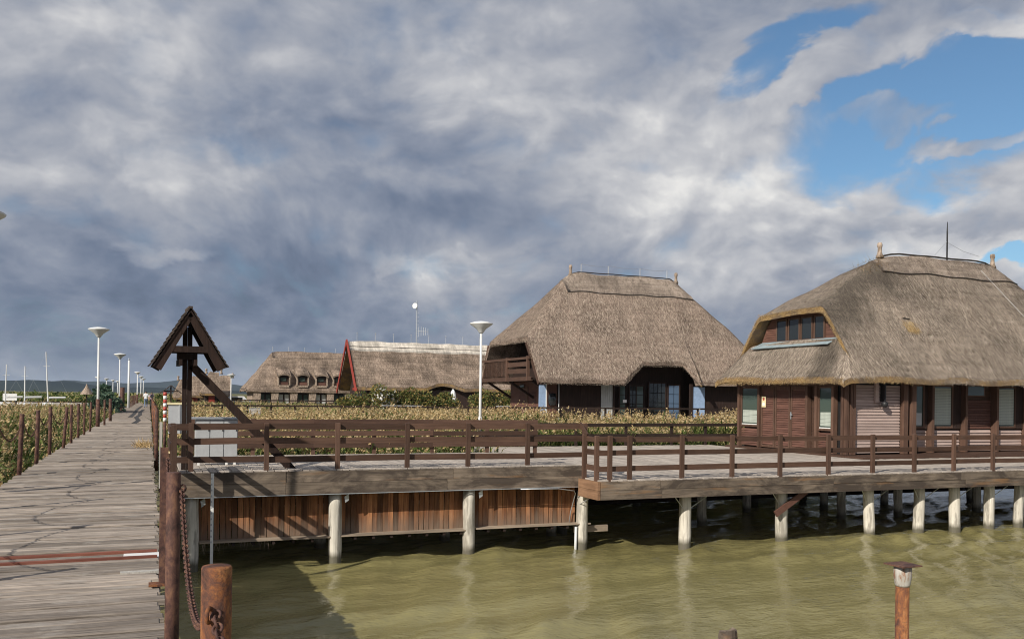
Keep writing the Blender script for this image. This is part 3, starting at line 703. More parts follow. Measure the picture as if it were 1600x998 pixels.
def platform_two():
    t = thing('timber_platform', 'lower timber platform carrying the shuttered thatched house', 'platform', (9.9, 18.65, -.3))
    Z = -.3
    ms = plank_mesh(5.9, .142, .045, 'deck_plank', axis=1, n=6); x = 10.0
    while x < 38: piece('deck_plank', random.choice(ms), t, (x, 21.66, Z+random.uniform(-.004, .004)), (0, random.gauss(0, .006), random.gauss(0, .0016))); x += .152
    ms = plank_mesh(7.7, .142, .045, 'deck_plank', axis=1, n=4); x = 10.0
    while x < 22.5: piece('deck_plank', random.choice(ms), t, (x, 28.50, Z+random.uniform(-.004, .004)), (0, 0, random.gauss(0, .0012))); x += .152
    for zt, zb in ((-.03, -.235), (-.241, -.46)):
        cuts = [9.92, 11.55 if zt > -.1 else 11.6, 16.9, 21.5 if zt > -.1 else 21.7, 27.2, 33, 38.2]
        for a, b in zip(cuts[:-1], cuts[1:]):
            yo = random.uniform(-.008, .008); MB().box(a+.004, b-.004, 18.65+yo, 18.75, Z+zb, Z+zt).build('fascia_beam', 'fascia_timber', t)
        MB().box(9.84, 9.912, 18.66, 19.68, Z+zb, Z+zt).build('side_beam', 'sunlit_timber', t)
    for y in (20.0, 22.5, 25, 28, 31.5): MB().box(9.95, 38, y-.09, y+.09, Z-.38, Z-.055).build('bearer', 'dark_beam', t)
    xs = [12.58, 15.56, 18.54, 20.43, 21.77, 23.19, 24.45, 26.3, 28.6, 31, 33.5]
    for i, x in enumerate(xs):
        pile(t, x, 19.12, random.uniform(.135, .16), (random.uniform(-.07, .05), 0), top=Z-.39)
        if i < 7:
            for s in (-1, 1):
                if i > 3 and s < 0: continue
                mb = MB(); mb.tube([(x+s*.12, 19.05, -1.08), (x+s*.5, 18.85, -.75)], .011, 6); mb.build('brace_rod', 'galvanised', t)
        for y in ((22.4, 27.) if i % 2 else (24.6,)): pile(t, x+random.uniform(-.3, .3), y, .14, (random.uniform(-.03, .03), 0), top=Z-.39, n=10)
    for y in (22.6, 26, 30): pile(t, 10.8, y, .14, (0, 0), top=Z-.39, n=10)
    MB().bar((16.15, 18.85, -.74), (15.2, 18.9, -1.32), .05, .16).build('fallen_board', 'louver', t, label='reddish loose board hanging by a pile')
    mb = MB(); mb.tube([(9.95, 19.2, -.75), (9.98, 20.0, -1.05)], .011, 6); mb.build('brace_rod', 'galvanised', t)
    MB().box(12, 38, 25.3, 25.36, -1.75, Z-.39).build('skirt_wall', 'dark_beam', t)  # added dark board, blocks bright water and sky reflections under the deck
    MB().box(22.3, 33, 23.25, 31, Z+.004, Z+.07).build('house_plinth', 'rail_x', t)
    return t
platform_two()
PX2 = [10.22, 10.76, 12.24, 13.73, 15.23, 16.82, 18.35, 19.86, 21.36, 22.91, 24.45, 26., 27.5, 29., 30.5]
railing('railing', 'brown three-rail fence along the water edge of the lower platform', [((9.95, 18.85), (12.24, 18.85)), ((12.24, 18.85), (16.82, 18.85)), ((16.82, 18.85), (21.36, 18.85)), ((21.36, 18.85), (26, 18.85)), ((26, 18.85), (30.5, 18.85))],
        [(x, 18.78) for x in PX2], (.96, .64, .26), top=1.06, z0=-.3)
rs_ = railing('railing', 'short stepped fence end joining the upper and lower platforms', [((9.98, 18.85), (9.98, 19.62))], [(9.93, 18.90), (9.93, 19.55)], (.96, .64, .26), top=1.05, z0=-.3)
MB().bar((9.98, 19.9, 1.0), (9.98, 19.5, .72), .045, .12).build('sloping_rail', 'rail_y', rs_)
railing('railing', 'brown two-rail fence behind the lower platform in front of the reeds', [((11.2, 32.2), (16, 32.2)), ((16, 32.2), (20.5, 32.2)), ((20.5, 32.2), (25.5, 32.2))],
        [(x, 32.28) for x in (11.2, 13.4, 16, 18.3, 20.5, 22.2, 24.0)], (.86, .42), top=.93, z0=-.3, mt='dark_beam')

# ---------------------------------------------------------------- gate with a little roof
def turned(mb, c=(.75, 20.3), a=R(3)):
    ca, sa = math.cos(a), math.sin(a); mb.v = [(c[0]+(x-c[0])*ca-(y-c[1])*sa, c[1]+(x-c[0])*sa+(y-c[1])*ca, z) for x, y, z in mb.v]; return mb
def gate():
    t = thing('gate_frame', 'dark timber gatepost with a small shingled gable roof and long diagonal brace', 'gate', (.75, 20.3, 0))
    for x in (.665, .765): MB().box(x, x+.094, 20.24, 20.36, -.1, 3.05).build('post', 'gate_timber', t)
    MB().bar((.85, 20.3, 2.24), (3.02, 20.3, -.06), .12, .17).build('brace', 'gate_timber', t)
    AP = (.78, 3.40); LT = (.06, 2.21); RT = (1.50, 2.21)
    for y in (19.94, 20.66):
        for s, T in ((-1, LT), (1, RT)):
            turned(MB().bar((AP[0]+s*.04, y, AP[1]-.15), (T[0]-s*.08, y, T[1]-.06), .08, .17)).build('rafter', 'gate_timber', t)
        turned(MB().box(.30, 1.26, y-.035, y+.035, 2.50, 2.63)).build('tie_beam', 'gate_timber', t)
    for x in (.57, .87): turned(MB().box(x, x+.06, 19.9, 20.7, 2.22, 2.35)).build('collar_beam', 'gate_timber', t)
    turned(MB().box(.56, .95, 20.12, 20.48, 2.355, 2.49)).build('cap_block', 'gate_timber', t)
    for s, T in ((-1, LT), (1, RT)):
        A = Vector((AP[0], 0, AP[1])); d = Vector((T[0], 0, T[1]))-A; n_ = 12; up = Vector((-d.z, 0, d.x)).normalized()
        if up.z < 0: up = -up
        turned(MB().bar((A.x, 20.3, A.z-.02), (T[0], 20.3, T[1]-.02), .84, .03, up=tuple(up))).build('roof_boarding', 'gate_timber', t)
        for k in range(n_):
            a = A+d*(k/n_)+up*.028; b = A+d*((k+1.3)/n_)+up*.045
            for j in range(6):
                y0 = 19.86+j*.147; e = up*random.uniform(0, .012)
                turned(MB().bar((a.x, y0+.072, a.z), (b.x+e.x, y0+.072, b.z+e.z), .14, .02, up=tuple(up))).build('shingle', 'shingle', t)
    turned(MB().bar((AP[0], 19.85, AP[1]+.045), (AP[0], 20.75, AP[1]+.045), .08, .05)).build('ridge_board', 'shingle', t)
gate()

def cabinet():
    t = thing('utility_cabinet', 'light grey metal cabinet with three doors behind the fence', 'cabinet', (1.45, 21.6, 0))
    MB().box(1.0, 1.92, 21.45, 21.8, .16, 1.05).build('body', 'cabinet_grey', t)
    MB().box(.80, 1.97, 21.38, 21.86, 1.055, 1.09).build('lid', 'galvanised', t)
    for k in range(3):
        d = MB().box(1.015+k*.303, 1.30+k*.303, 21.425, 21.447, .62, 1.03).build('door', 'cabinet_grey', t); MB().box(1.275+k*.303, 1.29+k*.303, 21.405, 21.424, .78, .86).build('handle', 'black_metal', d)
        MB().box(1.015+k*.303, 1.30+k*.303, 21.425, 21.447, .18, .60).build('door', 'cabinet_grey', t)
    for x in (1.05, 1.66, 1.84): MB().box(x, x+.05, 21.5, 21.55, -.06, .16).build('leg', 'white_paint', t)
cabinet()
t = thing('notice_board', 'white notice board with twin panels beyond the gate', 'board', (.75, 25.6, 0))
MB().box(.50, 1.05, 25.60, 25.64, .55, 1.32).build('panel', 'cabinet_grey', t)
MB().box(.76, .80, 25.58, 25.60, .55, 1.32).build('divider', 'cabinet_grey', t); MB().box(.47, 1.08, 25.57, 25.66, 1.325, 1.38).build('top_rail', 'yellow_sign', t)
for x in (.52, .99): MB().box(x, x+.05, 25.65, 25.70, -.1, 1.3).build('leg', 'rail_z', t)
t = thing('striped_bollard', 'red and white striped bollard tube by the notice board', 'bollard', (.42, 26.0, 0))
for k in range(8):
    mb = MB(); mb.tube([(.42, 26, .86+k*.1), (.42, 26, .86+(k+1)*.1-.002)], .048, 14); mb.build('stripe', 'sign_red' if k % 2 else 'white_paint', t, True)
mb = MB(); mb.tube([(.42, 26, -.1), (.42, 26, .859)], .04, 10); mb.build('foot', 'rust_dark', t, True)
t = thing('gauge_staff', 'thin white water gauge staff standing in front of the plank wall', 'gauge', (1.25, 19.5, WATER))
MB().box(1.225, 1.285, 19.50, 19.52, WATER-.4, -.02).build('staff', 'white_paint', t)
for k in range(12): MB().box(1.228, 1.255, 19.497, 19.4995, -.15-k*.12, -.11-k*.12).build('mark', 'cabinet_grey', t)

# ---------------------------------------------------------------- posts in the water
t = thing('water_post', 'rusty pipe with grey collar and square cap plate standing in the water', 'post', (5.51, 5.31, WATER))
mb = MB(); mb.tube([(5.51, 5.31, WATER-.8), (5.51, 5.31, .21)], .052, 18); mb.build('pipe', 'rust', t, True)
mb = MB(); mb.lathe((5.51, 5.31, 0), [(.053, .205), (.058, .22), (.067, .27), (.067, .365)], 18); mb.build('collar', 'stained_collar', t, True)
MB().box(5.41, 5.61, 5.21, 5.41, .368, .378).build('cap_plate', 'rust_dark', t)
t = thing('stump', 'weathered split timber stump breaking the water surface', 'stump', (7.1, 9.75, WATER))
mb = MB(); n = 14; zt = -1.38; rings = []
for z, rr in ((WATER-.8, .135), (-1.7, .13), (-1.45, .125)): rings.append([(7.1+rr*math.cos(2*math.pi*k/n)*(1+.05*math.sin(k*2.3)), 9.75+rr*math.sin(2*math.pi*k/n), z) for k in range(n)])
rings.append([(7.1+.115*math.cos(2*math.pi*k/n), 9.75+.115*math.sin(2*math.pi*k/n), zt+random.uniform(-.03, .03)) for k in range(n)])
rings.append([(7.1+.05*math.cos(2*math.pi*k/n), 9.75+.05*math.sin(2*math.pi*k/n), zt-.03+random.uniform(-.02, .02)) for k in range(n)])
vs = [p for r_ in rings for p in r_]; fs = [(i*n+k, i*n+(k+1) % n, (i+1)*n+(k+1) % n, (i+1)*n+k) for i in range(4) for k in range(n)] + [tuple(4*n+k for k in range(n))]
mb.add(vs, fs); mb.build('shaft', 'fascia_timber', t)

# ================================================================ THATCHED HOUSES
def smin(a, b, k=.5):
    h = max(k-abs(a-b), 0)/k; return min(a, b) - h*h*k*.25
def und(x, y, z): return .035*math.sin(x*1.3+y*.7+z)+.025*math.sin(x*2.9-y*1.7+1)+.02*math.sin(z*3.1+x*.9)
def roof_shell(name, parent, xs, y0, y1, zf, t, mats, ny=70, wob=1., ends=(True, True), straw=None):
    """solid thatch shell over a plan: columns xs, each running from y0(x) to y1(x); zf(x, y) is the upper face."""
    nx = len(xs); V = []; ny1 = ny+1
    for x in xs:
        a, b = y0(x), y1(x)
        for j in range(ny1):
            y = a+(b-a)*j/ny; z = zf(x, y); ed = min(1., .3+min(y-a, b-y)*.8); V.append((x, y, z+und(x, y, z)*wob*ed))
    nT = len(V); B = []
    for i, x in enumerate(xs):
        for j in range(ny1):
            vx, vy, vz = V[i*ny1+j]
            B.append((vx, vy, vz-t))
    VV = V+B; F = []; mi = []
    for i in range(nx-1):
        for j in range(ny):
            q = i*ny1+j; F.append((q, q+ny1, q+ny1+1, q+1)); mi.append(0)
            F.append((nT+q, nT+q+1, nT+q+ny1+1, nT+q+ny1)); mi.append(1)
    def strip(idx):
        for p, q in zip(idx[:-1], idx[1:]): F.append((p, q, nT+q, nT+p)); mi.append(1)
    strip([i*ny1 for i in range(nx)]); strip([i*ny1+ny for i in range(nx)][::-1])
    if ends[0]: strip([j for j in range(ny1)][::-1])
    if ends[1]: strip([(nx-1)*ny1+j for j in range(ny1)])
    o = world_loc(parent); A = np.array(VV)-np.array(o); me = np_mesh(name, A, F, mats, mi)
    # uv: metres along the course and up the slope
    nrm = np.empty(len(me.polygons)*3); me.polygons.foreach_get('normal', nrm); nrm = nrm.reshape(-1, 3)
    li = np.empty(len(me.loops), np.int32); me.loops.foreach_get('vertex_index', li)
    co = A[li]; pn = np.repeat(nrm, 4, 0); hip = np.abs(pn[:, 0]) > np.abs(pn[:, 1])
    uv = np.stack([np.where(hip, co[:, 1]+40, co[:, 0]), co[:, 2]*1.25 + np.where(hip, co[:, 0], co[:, 1])*.35], 1)
    ul = me.uv_layers.new(name='UVMap'); ul.data.foreach_set('uv', uv.astype(np.float32).ravel())
    sm = np.array(mi) == 0; me.polygons.foreach_set('use_smooth', sm)
    ob = link(name, me, parent)
    if straw: straws(ob, np.array(V), nx, ny1, straw, o)
    return ob
def straws(ob, V, nx, ny1, spec, o):
    """loose straw ends lying down the slope, and a ragged fringe along the eaves."""
    n, matn, L, W = spec['n'], spec['mat'], spec['len'], spec['w']; G = V.reshape(nx, ny1, 3); r = RNG
    i = r.random(n)*(nx-1.001); j = r.random(n)*(ny1-1.001)
    def at(i, j):
        a = i.astype(int); b = j.astype(int); u = (i-a)[:, None]; v = (j-b)[:, None]
        return (G[a, b]*(1-u)+G[a+1, b]*u)*(1-v) + (G[a, b+1]*(1-u)+G[a+1, b+1]*u)*v
    e = .03
    # area weighting: keep by local area
    P = at(i, j); di = at(np.minimum(i+e, nx-1.001), j)-P; dj = at(i, np.minimum(j+e, ny1-1.001))-P
    nr = np.cross(di, dj); ar = np.linalg.norm(nr, axis=1); keep = (r.random(n) < ar/np.quantile(ar, .93)) & (ar > 1e-9)
    P, nr, ar = P[keep], nr[keep], ar[keep]; nr /= ar[:, None]; nr[nr[:, 2] < 0] *= -1
    down = np.stack([nr[:, 0], nr[:, 1], np.zeros(len(nr))], 1); hz = np.linalg.norm(down, axis=1); ok = hz > .2
    P, nr, down, hz = P[ok], nr[ok], down[ok], hz[ok]; down /= hz[:, None]
    d = down*nr[:, 2:3]; d[:, 2] = -hz; m_ = len(P); sd = np.cross(d, nr)
    d = d + sd*r.normal(0, .07, (m_, 1)) + nr*r.uniform(.02, .14, (m_, 1)); d /= np.linalg.norm(d, axis=1)[:, None]
    l = L*r.uniform(.5, 1.5, (m_, 1)); w = W*r.uniform(.6, 1.4, (m_, 1)); P = P+nr*.004
    T = np.stack([P-sd*w, P+sd*w, P+d*l], 1).reshape(-1, 3) - np.array(o)
    me = np_mesh('loose_straw', T, np.arange(len(T)).reshape(-1, 3), [matn]); q = link('loose_straw', me, ob); q['kind'] = 'stuff'
def fringe(ob, pts, n, L, matn, o, out=(0, -1, 0), w=.012, spread=.12):
    """short cut straw ends hanging from an edge polyline."""
    pts = np.array(pts); seg = np.linalg.norm(np.diff(pts, axis=0), axis=1); cum = np.concatenate([[0], np.cumsum(seg)])
    s = RNG.random(n)*cum[-1]; P = np.stack([np.interp(s, cum, pts[:, k]) for k in range(3)], 1)
    P += RNG.normal(0, .02, P.shape); P[:, 2] += RNG.uniform(-.0, spread, n)
    d = np.array(out)*RNG.uniform(.1, .7, (n, 1)) + np.array([0, 0, -1])*RNG.uniform(.3, 1., (n, 1)) + RNG.normal(0, .25, (n, 3)); d /= np.linalg.norm(d, axis=1)[:, None]
    sd = np.cross(d, RNG.normal(0, 1, (n, 3))); sd /= np.linalg.norm(sd, axis=1)[:, None]; l = L*RNG.uniform(.4, 1.3, (n, 1))
    T = np.stack([P-sd*w, P+sd*w, P+d*l], 1).reshape(-1, 3)-np.array(o)
    q = link('straw_fringe', np_mesh('straw_fringe', T, np.arange(len(T)).reshape(-1, 3), [matn]), ob); q['kind'] = 'stuff'
def finial(parent, x, y, z, h=.42, r=.10, mt='thatch_ridge'):
    mb = MB(); mb.lathe((x, y, z), [(r*1.6, -.15), (r*.9, .05), (r*.75, h*.55), (r*.95, h*.62), (r*1.05, h*.8), (r*.8, h)], 10); return mb.build('finial', 'thatch_wall', parent, True)
def ridge(parent, x0, x1, y, zf, half, mats='thatch_ridge', rope=True, drop=.05, pole=True, n=30, zoff=.07):
    xs = np.linspace(x0, x1, n); o = world_loc(parent)
    cap = roof_shell('ridge_cap', parent, list(xs), lambda x: y-half*(1+.02*math.sin(x*1.7)), lambda x: y+half, lambda x, yy: zf(x, yy)+zoff, .10, [mats, mats], ny=16, wob=1.)
    if rope:
        mb = MB(); mb.tube([(x, y-half*(1+.02*math.sin(x*1.7))-.015, zf(x, y-half*(1+.02*math.sin(x*1.7)))+zoff+.01+und(x, y-half, zf(x, y-half))*.9) for x in np.linspace(x0, x1, 40)], .02, 6); mb.build('binding_rope', 'rope', parent, True)
    if pole:
        mb = MB(); mb.tube([(x, y, zf(x, y)+zoff+.05+.01*math.sin(x*3)) for x in np.linspace(x0+.6, x1-.6, 14)], .035, 7); mb.build('ridge_pole', 'rope', parent, True)
def slats(parent, name, mt, axis, a, b, fixed, z0, z1, pitch, depth=.03, tilt=.4, sgn=-1, n=None):
    """horizontal louvre slats, one object each."""
    k = int((z1-z0)/pitch); L = b-a; mb = MB(); h = pitch*.9
    if axis == 'x': mb.add([(-L/2, 0, h/2), (L/2, 0, h/2), (L/2, sgn*depth, -h/2), (-L/2, sgn*depth, -h/2), (-L/2, .012, h/2), (L/2, .012, h/2), (L/2, .012, -h/2), (-L/2, .012, -h/2)], [(0, 1, 2, 3), (7, 6, 5, 4), (0, 4, 5, 1), (1, 5, 6, 2), (2, 6, 7, 3), (3, 7, 4, 0)])
    else: mb.add([(0, -L/2, h/2), (0, L/2, h/2), (sgn*depth, L/2, -h/2), (sgn*depth, -L/2, -h/2), (.012, -L/2, h/2), (.012, L/2, h/2), (.012, L/2, -h/2), (.012, -L/2, -h/2)], [(0, 1, 2, 3), (7, 6, 5, 4), (0, 4, 5, 1), (1, 5, 6, 2), (2, 6, 7, 3), (3, 7, 4, 0)])
    me = mb.mesh(name, mt)
    for i in range(k):
        z = z0+pitch*(i+.5); c = (a+b)/2; piece(name, me, parent, (c, fixed, z) if axis == 'x' else (fixed, c, z), rot=(random.gauss(0, .01), random.gauss(0, .003) if axis == 'x' else 0, 0))

# ---------------------------------------------------------------- shuttered house (nearest)
def house_shuttered():
    H = thing('thatched_house', 'nearest thatched house with brown shutters and a window set in its hip roof', 'house', (22.6, 24.4, -.3))
    o = world_loc(H); ze, yf, yb, yr, zr = 2.52, 23.72, 31.1, 27.4, 7.62; s = (zr-ze)/(yr-yf)
    Fp = lambda y: ze+(y-yf)*s; Bp = lambda y: ze+(yb-y)*s
    def main(x, y): return smin(smin(smin(Fp(y), Bp(y), .35), 5.10+(x-22.6)*.575, .25+.65*min(1, max(0, (x-22.6)/1.5))), ze+(38.6-x)*.95, .8)
    def skirt(x, y): return smin(smin(Fp(y), Bp(y), .5), ze+(x-21.85)*1.55, .7)
    rf = roof_shell('roof', H, list(np.linspace(22.58, 38.55, 150)), lambda x: yf+.03*math.sin(x*1.9), lambda x: yb, main, .21, ['thatch_old', 'thatch_cut'], ny=90, straw=dict(n=80000, mat='straw_old', len=.17, w=.0075))
    sk = roof_shell('roof_skirt', H, list(np.linspace(21.85, 22.72, 14)), lambda x: yf+.03*math.sin(x*1.9), lambda x: yb, skirt, .21, ['thatch_old', 'thatch_cut'], ny=90, straw=dict(n=8000, mat='straw_old', len=.17, w=.0075))
    fringe(rf, [(22.6, yf, ze-.21), (26.5, yf, ze-.21)], 1500, .045, 'straw_gold', o, (0, -1, 0), spread=.2, w=.008)
    fringe(rf, [(26., yf, ze-.21), (38, yf, ze-.21)], 4200, .045, 'straw_old', o, (0, -1, 0), spread=.2, w=.008)
    fringe(sk, [(21.85, yf, ze-.25), (21.85, yb, ze-.25)], 3000, .045, 'straw_gold', o, (-1, 0, 0), spread=.2, w=.008)
    prof = [(22.56, y, main(22.6, y)-.2) for y in np.linspace(24.6, 30.2, 30)]
    fringe(rf, prof, 1800, .045, 'straw_gold', o, (-1, 0, 0), spread=.2, w=.008)
    ridge(rf, 26.5, 33.9, yr, main, .66, zoff=.04)
    finial(rf, 27.0, yr, 7.55, .45); finial(rf, 33.25, yr, 7.55, .45)
    # loose dead stalks lodged on the hip
    n = 260; P = np.stack([RNG.uniform(25.6, 27.2, n), RNG.uniform(26.7, 27.6, n)], 1); Z = np.array([main(*p) for p in P])+.05
    P = np.column_stack([P, Z]); d = RNG.normal(0, 1, (n, 3)); d[:, 2] = np.abs(d[:, 2])*.4; d /= np.linalg.norm(d, axis=1)[:, None]; sd = np.cross(d, [0, 0, 1.]); l = RNG.uniform(.1, .5, (n, 1))
    T = np.stack([P-sd*.008, P+sd*.008, P+d*l], 1).reshape(-1, 3)-np.array(o); q = link('dead_stalks', np_mesh('dead_stalks', T, np.arange(len(T)).reshape(-1, 3), ['straw_gold']), rf); q['kind'] = 'stuff'
    # torn patch with exposed straw, front slope
    n = 230; X = RNG.normal(26.3, .15, n); Y = 25.0+np.abs(RNG.normal(0, .16, n)); P = np.column_stack([X, Y, [main(a, b)+.02 for a, b in zip(X, Y)]])
    d = np.column_stack([RNG.normal(.1, .35, n), np.full(n, -.55), np.full(n, -.75)])+RNG.normal(0, .12, (n, 3)); d /= np.linalg.norm(d, axis=1)[:, None]
    T = np.stack([P-[.012, 0, 0], P+[.012, 0, 0], P+d*RNG.uniform(.12, .32, (n, 1))], 1).reshape(-1, 3)-np.array(o); q = link('torn_straw', np_mesh('torn_straw', T, np.arange(len(T)).reshape(-1, 3), ['straw_gold']), rf); q['kind'] = 'stuff'
    MB().bar((26.12, 25.36, main(26.12, 25.36)+.0), (26.42, 25.33, main(26.42, 25.33)+.01), .10, .05).build('torn_hole_shade', 'rope', rf)  # near-black bar stands in for the shade inside the tear
    # lightning rod with stay wires
    mb = MB(); mb.tube([(30.63, yr, 7.5), (30.63, yr, 8.75), (30.63, yr, 9.15)], [.03, .03, .012], 8); rod = mb.build('lightning_rod', 'black_metal', rf, True)
    mb = MB(); mb.tube([(30.63, yr, 8.35), (29.95, yr, 7.72)], .01, 5); mb.tube([(30.63, yr, 8.3), (31.3, 27.2, 7.95), (32.0, 27.0, 7.75)], .01, 5); mb.build('stay_wire', 'galvanised', rod)
    mb = MB(); mb.tube([(x, y, main(x, y)+.12) for x, y in [(32.1, 27.0), (32.4, 26.4), (32.75, 25.7), (33.1, 24.9)]], .007, 5); mb.build('earth_wire', 'lamp_metal', rf)
    # hip window
    w = MB().prism([(24.9, 3.5), (29.9, 3.5), (29.3, 4.6), (28.9, 4.98), (25.9, 4.98), (25.5, 4.6)], 'x', 23.06, 23.16).build('hip_wall', 'louver', H)
    MB().bar((22.74, 25.2, 3.83), (22.74, 29.55, 3.83), .62, .03, up=(-.45, 0, 1)).build('sill_flashing', 'zinc', H)
    for (a, b) in ((25.97, 26.55), (26.62, 27.27), (27.33, 28.0), (28.07, 28.72)):
        f_ = MB(); f_.box(23.0, 23.05, a, a+.06, 3.93, 4.84); f_.box(23.0, 23.05, b-.06, b, 3.93, 4.84); f_.box(23.0, 23.05, a+.06, b-.06, 3.93, 3.99); f_.box(23.0, 23.05, a+.06, b-.06, 4.78, 4.84)
        ww = f_.build('window', 'rail_z', H); MB().box(23.02, 23.03, a+.06, b-.06, 3.99, 4.78).build('pane', 'dark_glass', ww)
    slats(H, 'louver', 'louver', 'y', 28.75, 29.35, 23.05, 3.8, 4.55, .09, .022); slats(H, 'louver', 'louver', 'y', 25.5, 25.94, 23.05, 3.8, 4.55, .09, .022)
    # --- body of the house
    zf = -.22
    MB().box(22.75, 36, 25.12, 30.3, zf, 2.75).build('wall', 'rail_x', H)
    MB().box(25.36, 25.5, 24.5, 25.11, zf, 2.5).build('wall_return', 'rail_z', H)
    # left wall: posts, windows, louvred doors
    for y in (24.52, 25.0, 25.86, 26.35, 29.15, 30.45): MB().box(22.53, 22.72, y-.06, y+.06, zf, 2.35).build('wall_post', 'rail_z', H)
    MB().box(22.50, 22.7, 24.4, 30.52, 2.20, 2.36).build('head_beam', 'rail_y', H)
    for (a, b, g) in ((25.08, 25.80, 'grey_glass'), (29.25, 30.35, 'grey_glass')):
        f_ = MB(); f_.box(22.60, 22.66, a, a+.06, .58, 2.19); f_.box(22.60, 22.66, b-.06, b, .58, 2.19); f_.box(22.60, 22.66, a+.06, b-.06, .58, .66); f_.box(22.60, 22.66, a+.06, b-.06, 2.12, 2.19)
        ww = f_.build('window', 'rail_z', H); MB().box(22.63, 22.64, a+.06, b-.06, .66, 2.12).build('pane', g, ww)
        MB().box(22.595, 22.60, a+.07, b-.07, .665, .70).build('sill', 'white_paint', ww)
        slats(ww, 'blind_slat', 'blind', 'y', a+.10, b-.10, 22.628, .75, 1.25, .05, .004)
        slats(H, 'louver', 'louver', 'y', a, b, 22.66, zf+.05, .56, .085)
    for k, (a, b) in enumerate(((26.42, 27.33), (27.37, 28.24), (28.28, 29.09))):
        d = MB().box(22.66, 22.70, a, b, zf+.03, 2.19).build('door', 'louver', H)
        fr = MB(); fr.box(22.625, 22.659, a, a+.08, zf+.03, 2.19); fr.box(22.625, 22.659, b-.08, b, zf+.03, 2.19); fr.box(22.625, 22.659, a+.08, b-.08, 2.06, 2.19); fr.box(22.625, 22.659, a+.08, b-.08, zf+.03, zf+.12); fr.build('door_frame', 'rail_z', d)
        slats(d, 'louver', 'louver', 'y', a+.085, b-.085, 22.655, zf+.14, 2.04, .088, .026)
        if k == 0:
            hd = MB(); hd.box(22.60, 22.622, b-.06, b-.02, .95, 1.22); hd.box(22.565, 22.60, b-.05, b-.03, 1.10, 1.13); hd.box(22.565, 22.58, b-.16, b-.03, 1.095, 1.135); hd.build('handle', 'galvanised', d)
    sg = MB().box(22.605, 22.615, 28.78, 29.03, 1.38, 1.80).build('door_sign', 'yellow_sign', H); mb = MB(); mb.tube([(22.602, 28.905, 1.70), (22.604, 28.905, 1.70)], .06, 16); mb.build('emblem', 'sign_red', sg)
    MB().box(22.598, 22.603, 28.83, 28.98, 1.44, 1.56).build('print', 'white_paint', sg)
    # front: roller shutter bay
    MB().box(22.76, 25.35, 24.50, 25.10, zf, 2.4).build('shutter_box', 'interior', H)
    slats(H, 'shutter_slat', 'shutter_slat', 'x', 22.98, 25.12, 24.46, zf+.05, 2.25, .105, .035)
    for x in (22.62, 22.80, 22.93): MB().box(x-.055, x+.055, 24.33, 24.47, zf, 2.35).build('wall_post', 'rail_z', H)
    MB().box(23.90, 24.06, 24.36, 24.44, 1.62, 2.35).build('hanging_bracket', 'shutter_slat', H)
    lt = MB(); lt.lathe((24.22, 24.25, 1.45), [(.05, 0), (.11, .05), (.12, .18), (.05, .22)], 12); lt.build('wall_light', 'black_metal', H, True)
    MB().box(24.19, 24.25, 24.22, 24.44, 1.66, 2.3).build('light_stem', 'black_metal', H)
    for x0, x1 in ((25.16, 25.36), (25.55, 25.75)): MB().box(x0, x1, 24.28, 24.46, zf, 2.36).build('wall_post', 'rail_z', H)
    # window bays behind deep fins
    fins = [27.15, 28.85, 30.5, 32.2, 34]
    for x in fins: MB().box(x-.055, x+.055, 24.80, 25.11, zf, 2.36).build('fin', 'rail_z', H)
    MB().box(25.51, 36, 24.55, 25.11, 2.37, 2.52).build('head_beam', 'dark_beam', H)
    bays = [(25.78, 27.08), (27.22, 28.78), (28.92, 30.43), (30.57, 32.13), (32.27, 33.9)]
    for k, (a, b) in enumerate(bays):
        slats(H, 'shutter_slat', 'shutter_slat', 'x', a+.02, b-.02, 25.080, zf+.03, .62, .115, .04)
        if k in (0, 1, 3):
            c0, c1 = (a+.12, b-.25) if k == 0 else (a+.08, b-.5)
            f_ = MB(); f_.box(c0-.07, c0, 24.980, 25.060, .68, 2.32); f_.box(c1, c1+.07, 24.980, 25.060, .68, 2.32); f_.box(c0, c1, 24.980, 25.060, .68, .76); f_.box(c0, c1, 24.980, 25.060, 2.25, 2.32)
            ww = f_.build('window', 'rail_z', H); MB().box(c0, c1, 25.010, 25.020, .76, 2.25).build('pane', 'grey_glass', ww)
            if k: slats(ww, 'blind_slat', 'blind', 'x', c0+.03, c1-.03, 25.006, .82, 2.2, .06, .004)
            else: MB().box(c0+.1, c1-.05, 25.002, 25.008, .8, 1.25).build('curtain', 'curtain', ww)
            MB().box(c1+.09, b-.02, 25.000, 25.080, .66, 2.34).build('wall_panel', 'dark_timber', H)
        else:
            slats(H, 'louver', 'louver', 'x', a+.03, b-.03, 25.070, .66, 1.85, .10, .04)
            ww = MB().box(a+.05, b-.4, 25.000, 25.040, 1.90, 2.32).build('window', 'rail_z', H); MB().box(a+.1, b-.46, 24.990, 24.998, 1.94, 2.29).build('pane', 'grey_glass', ww)
house_shuttered()

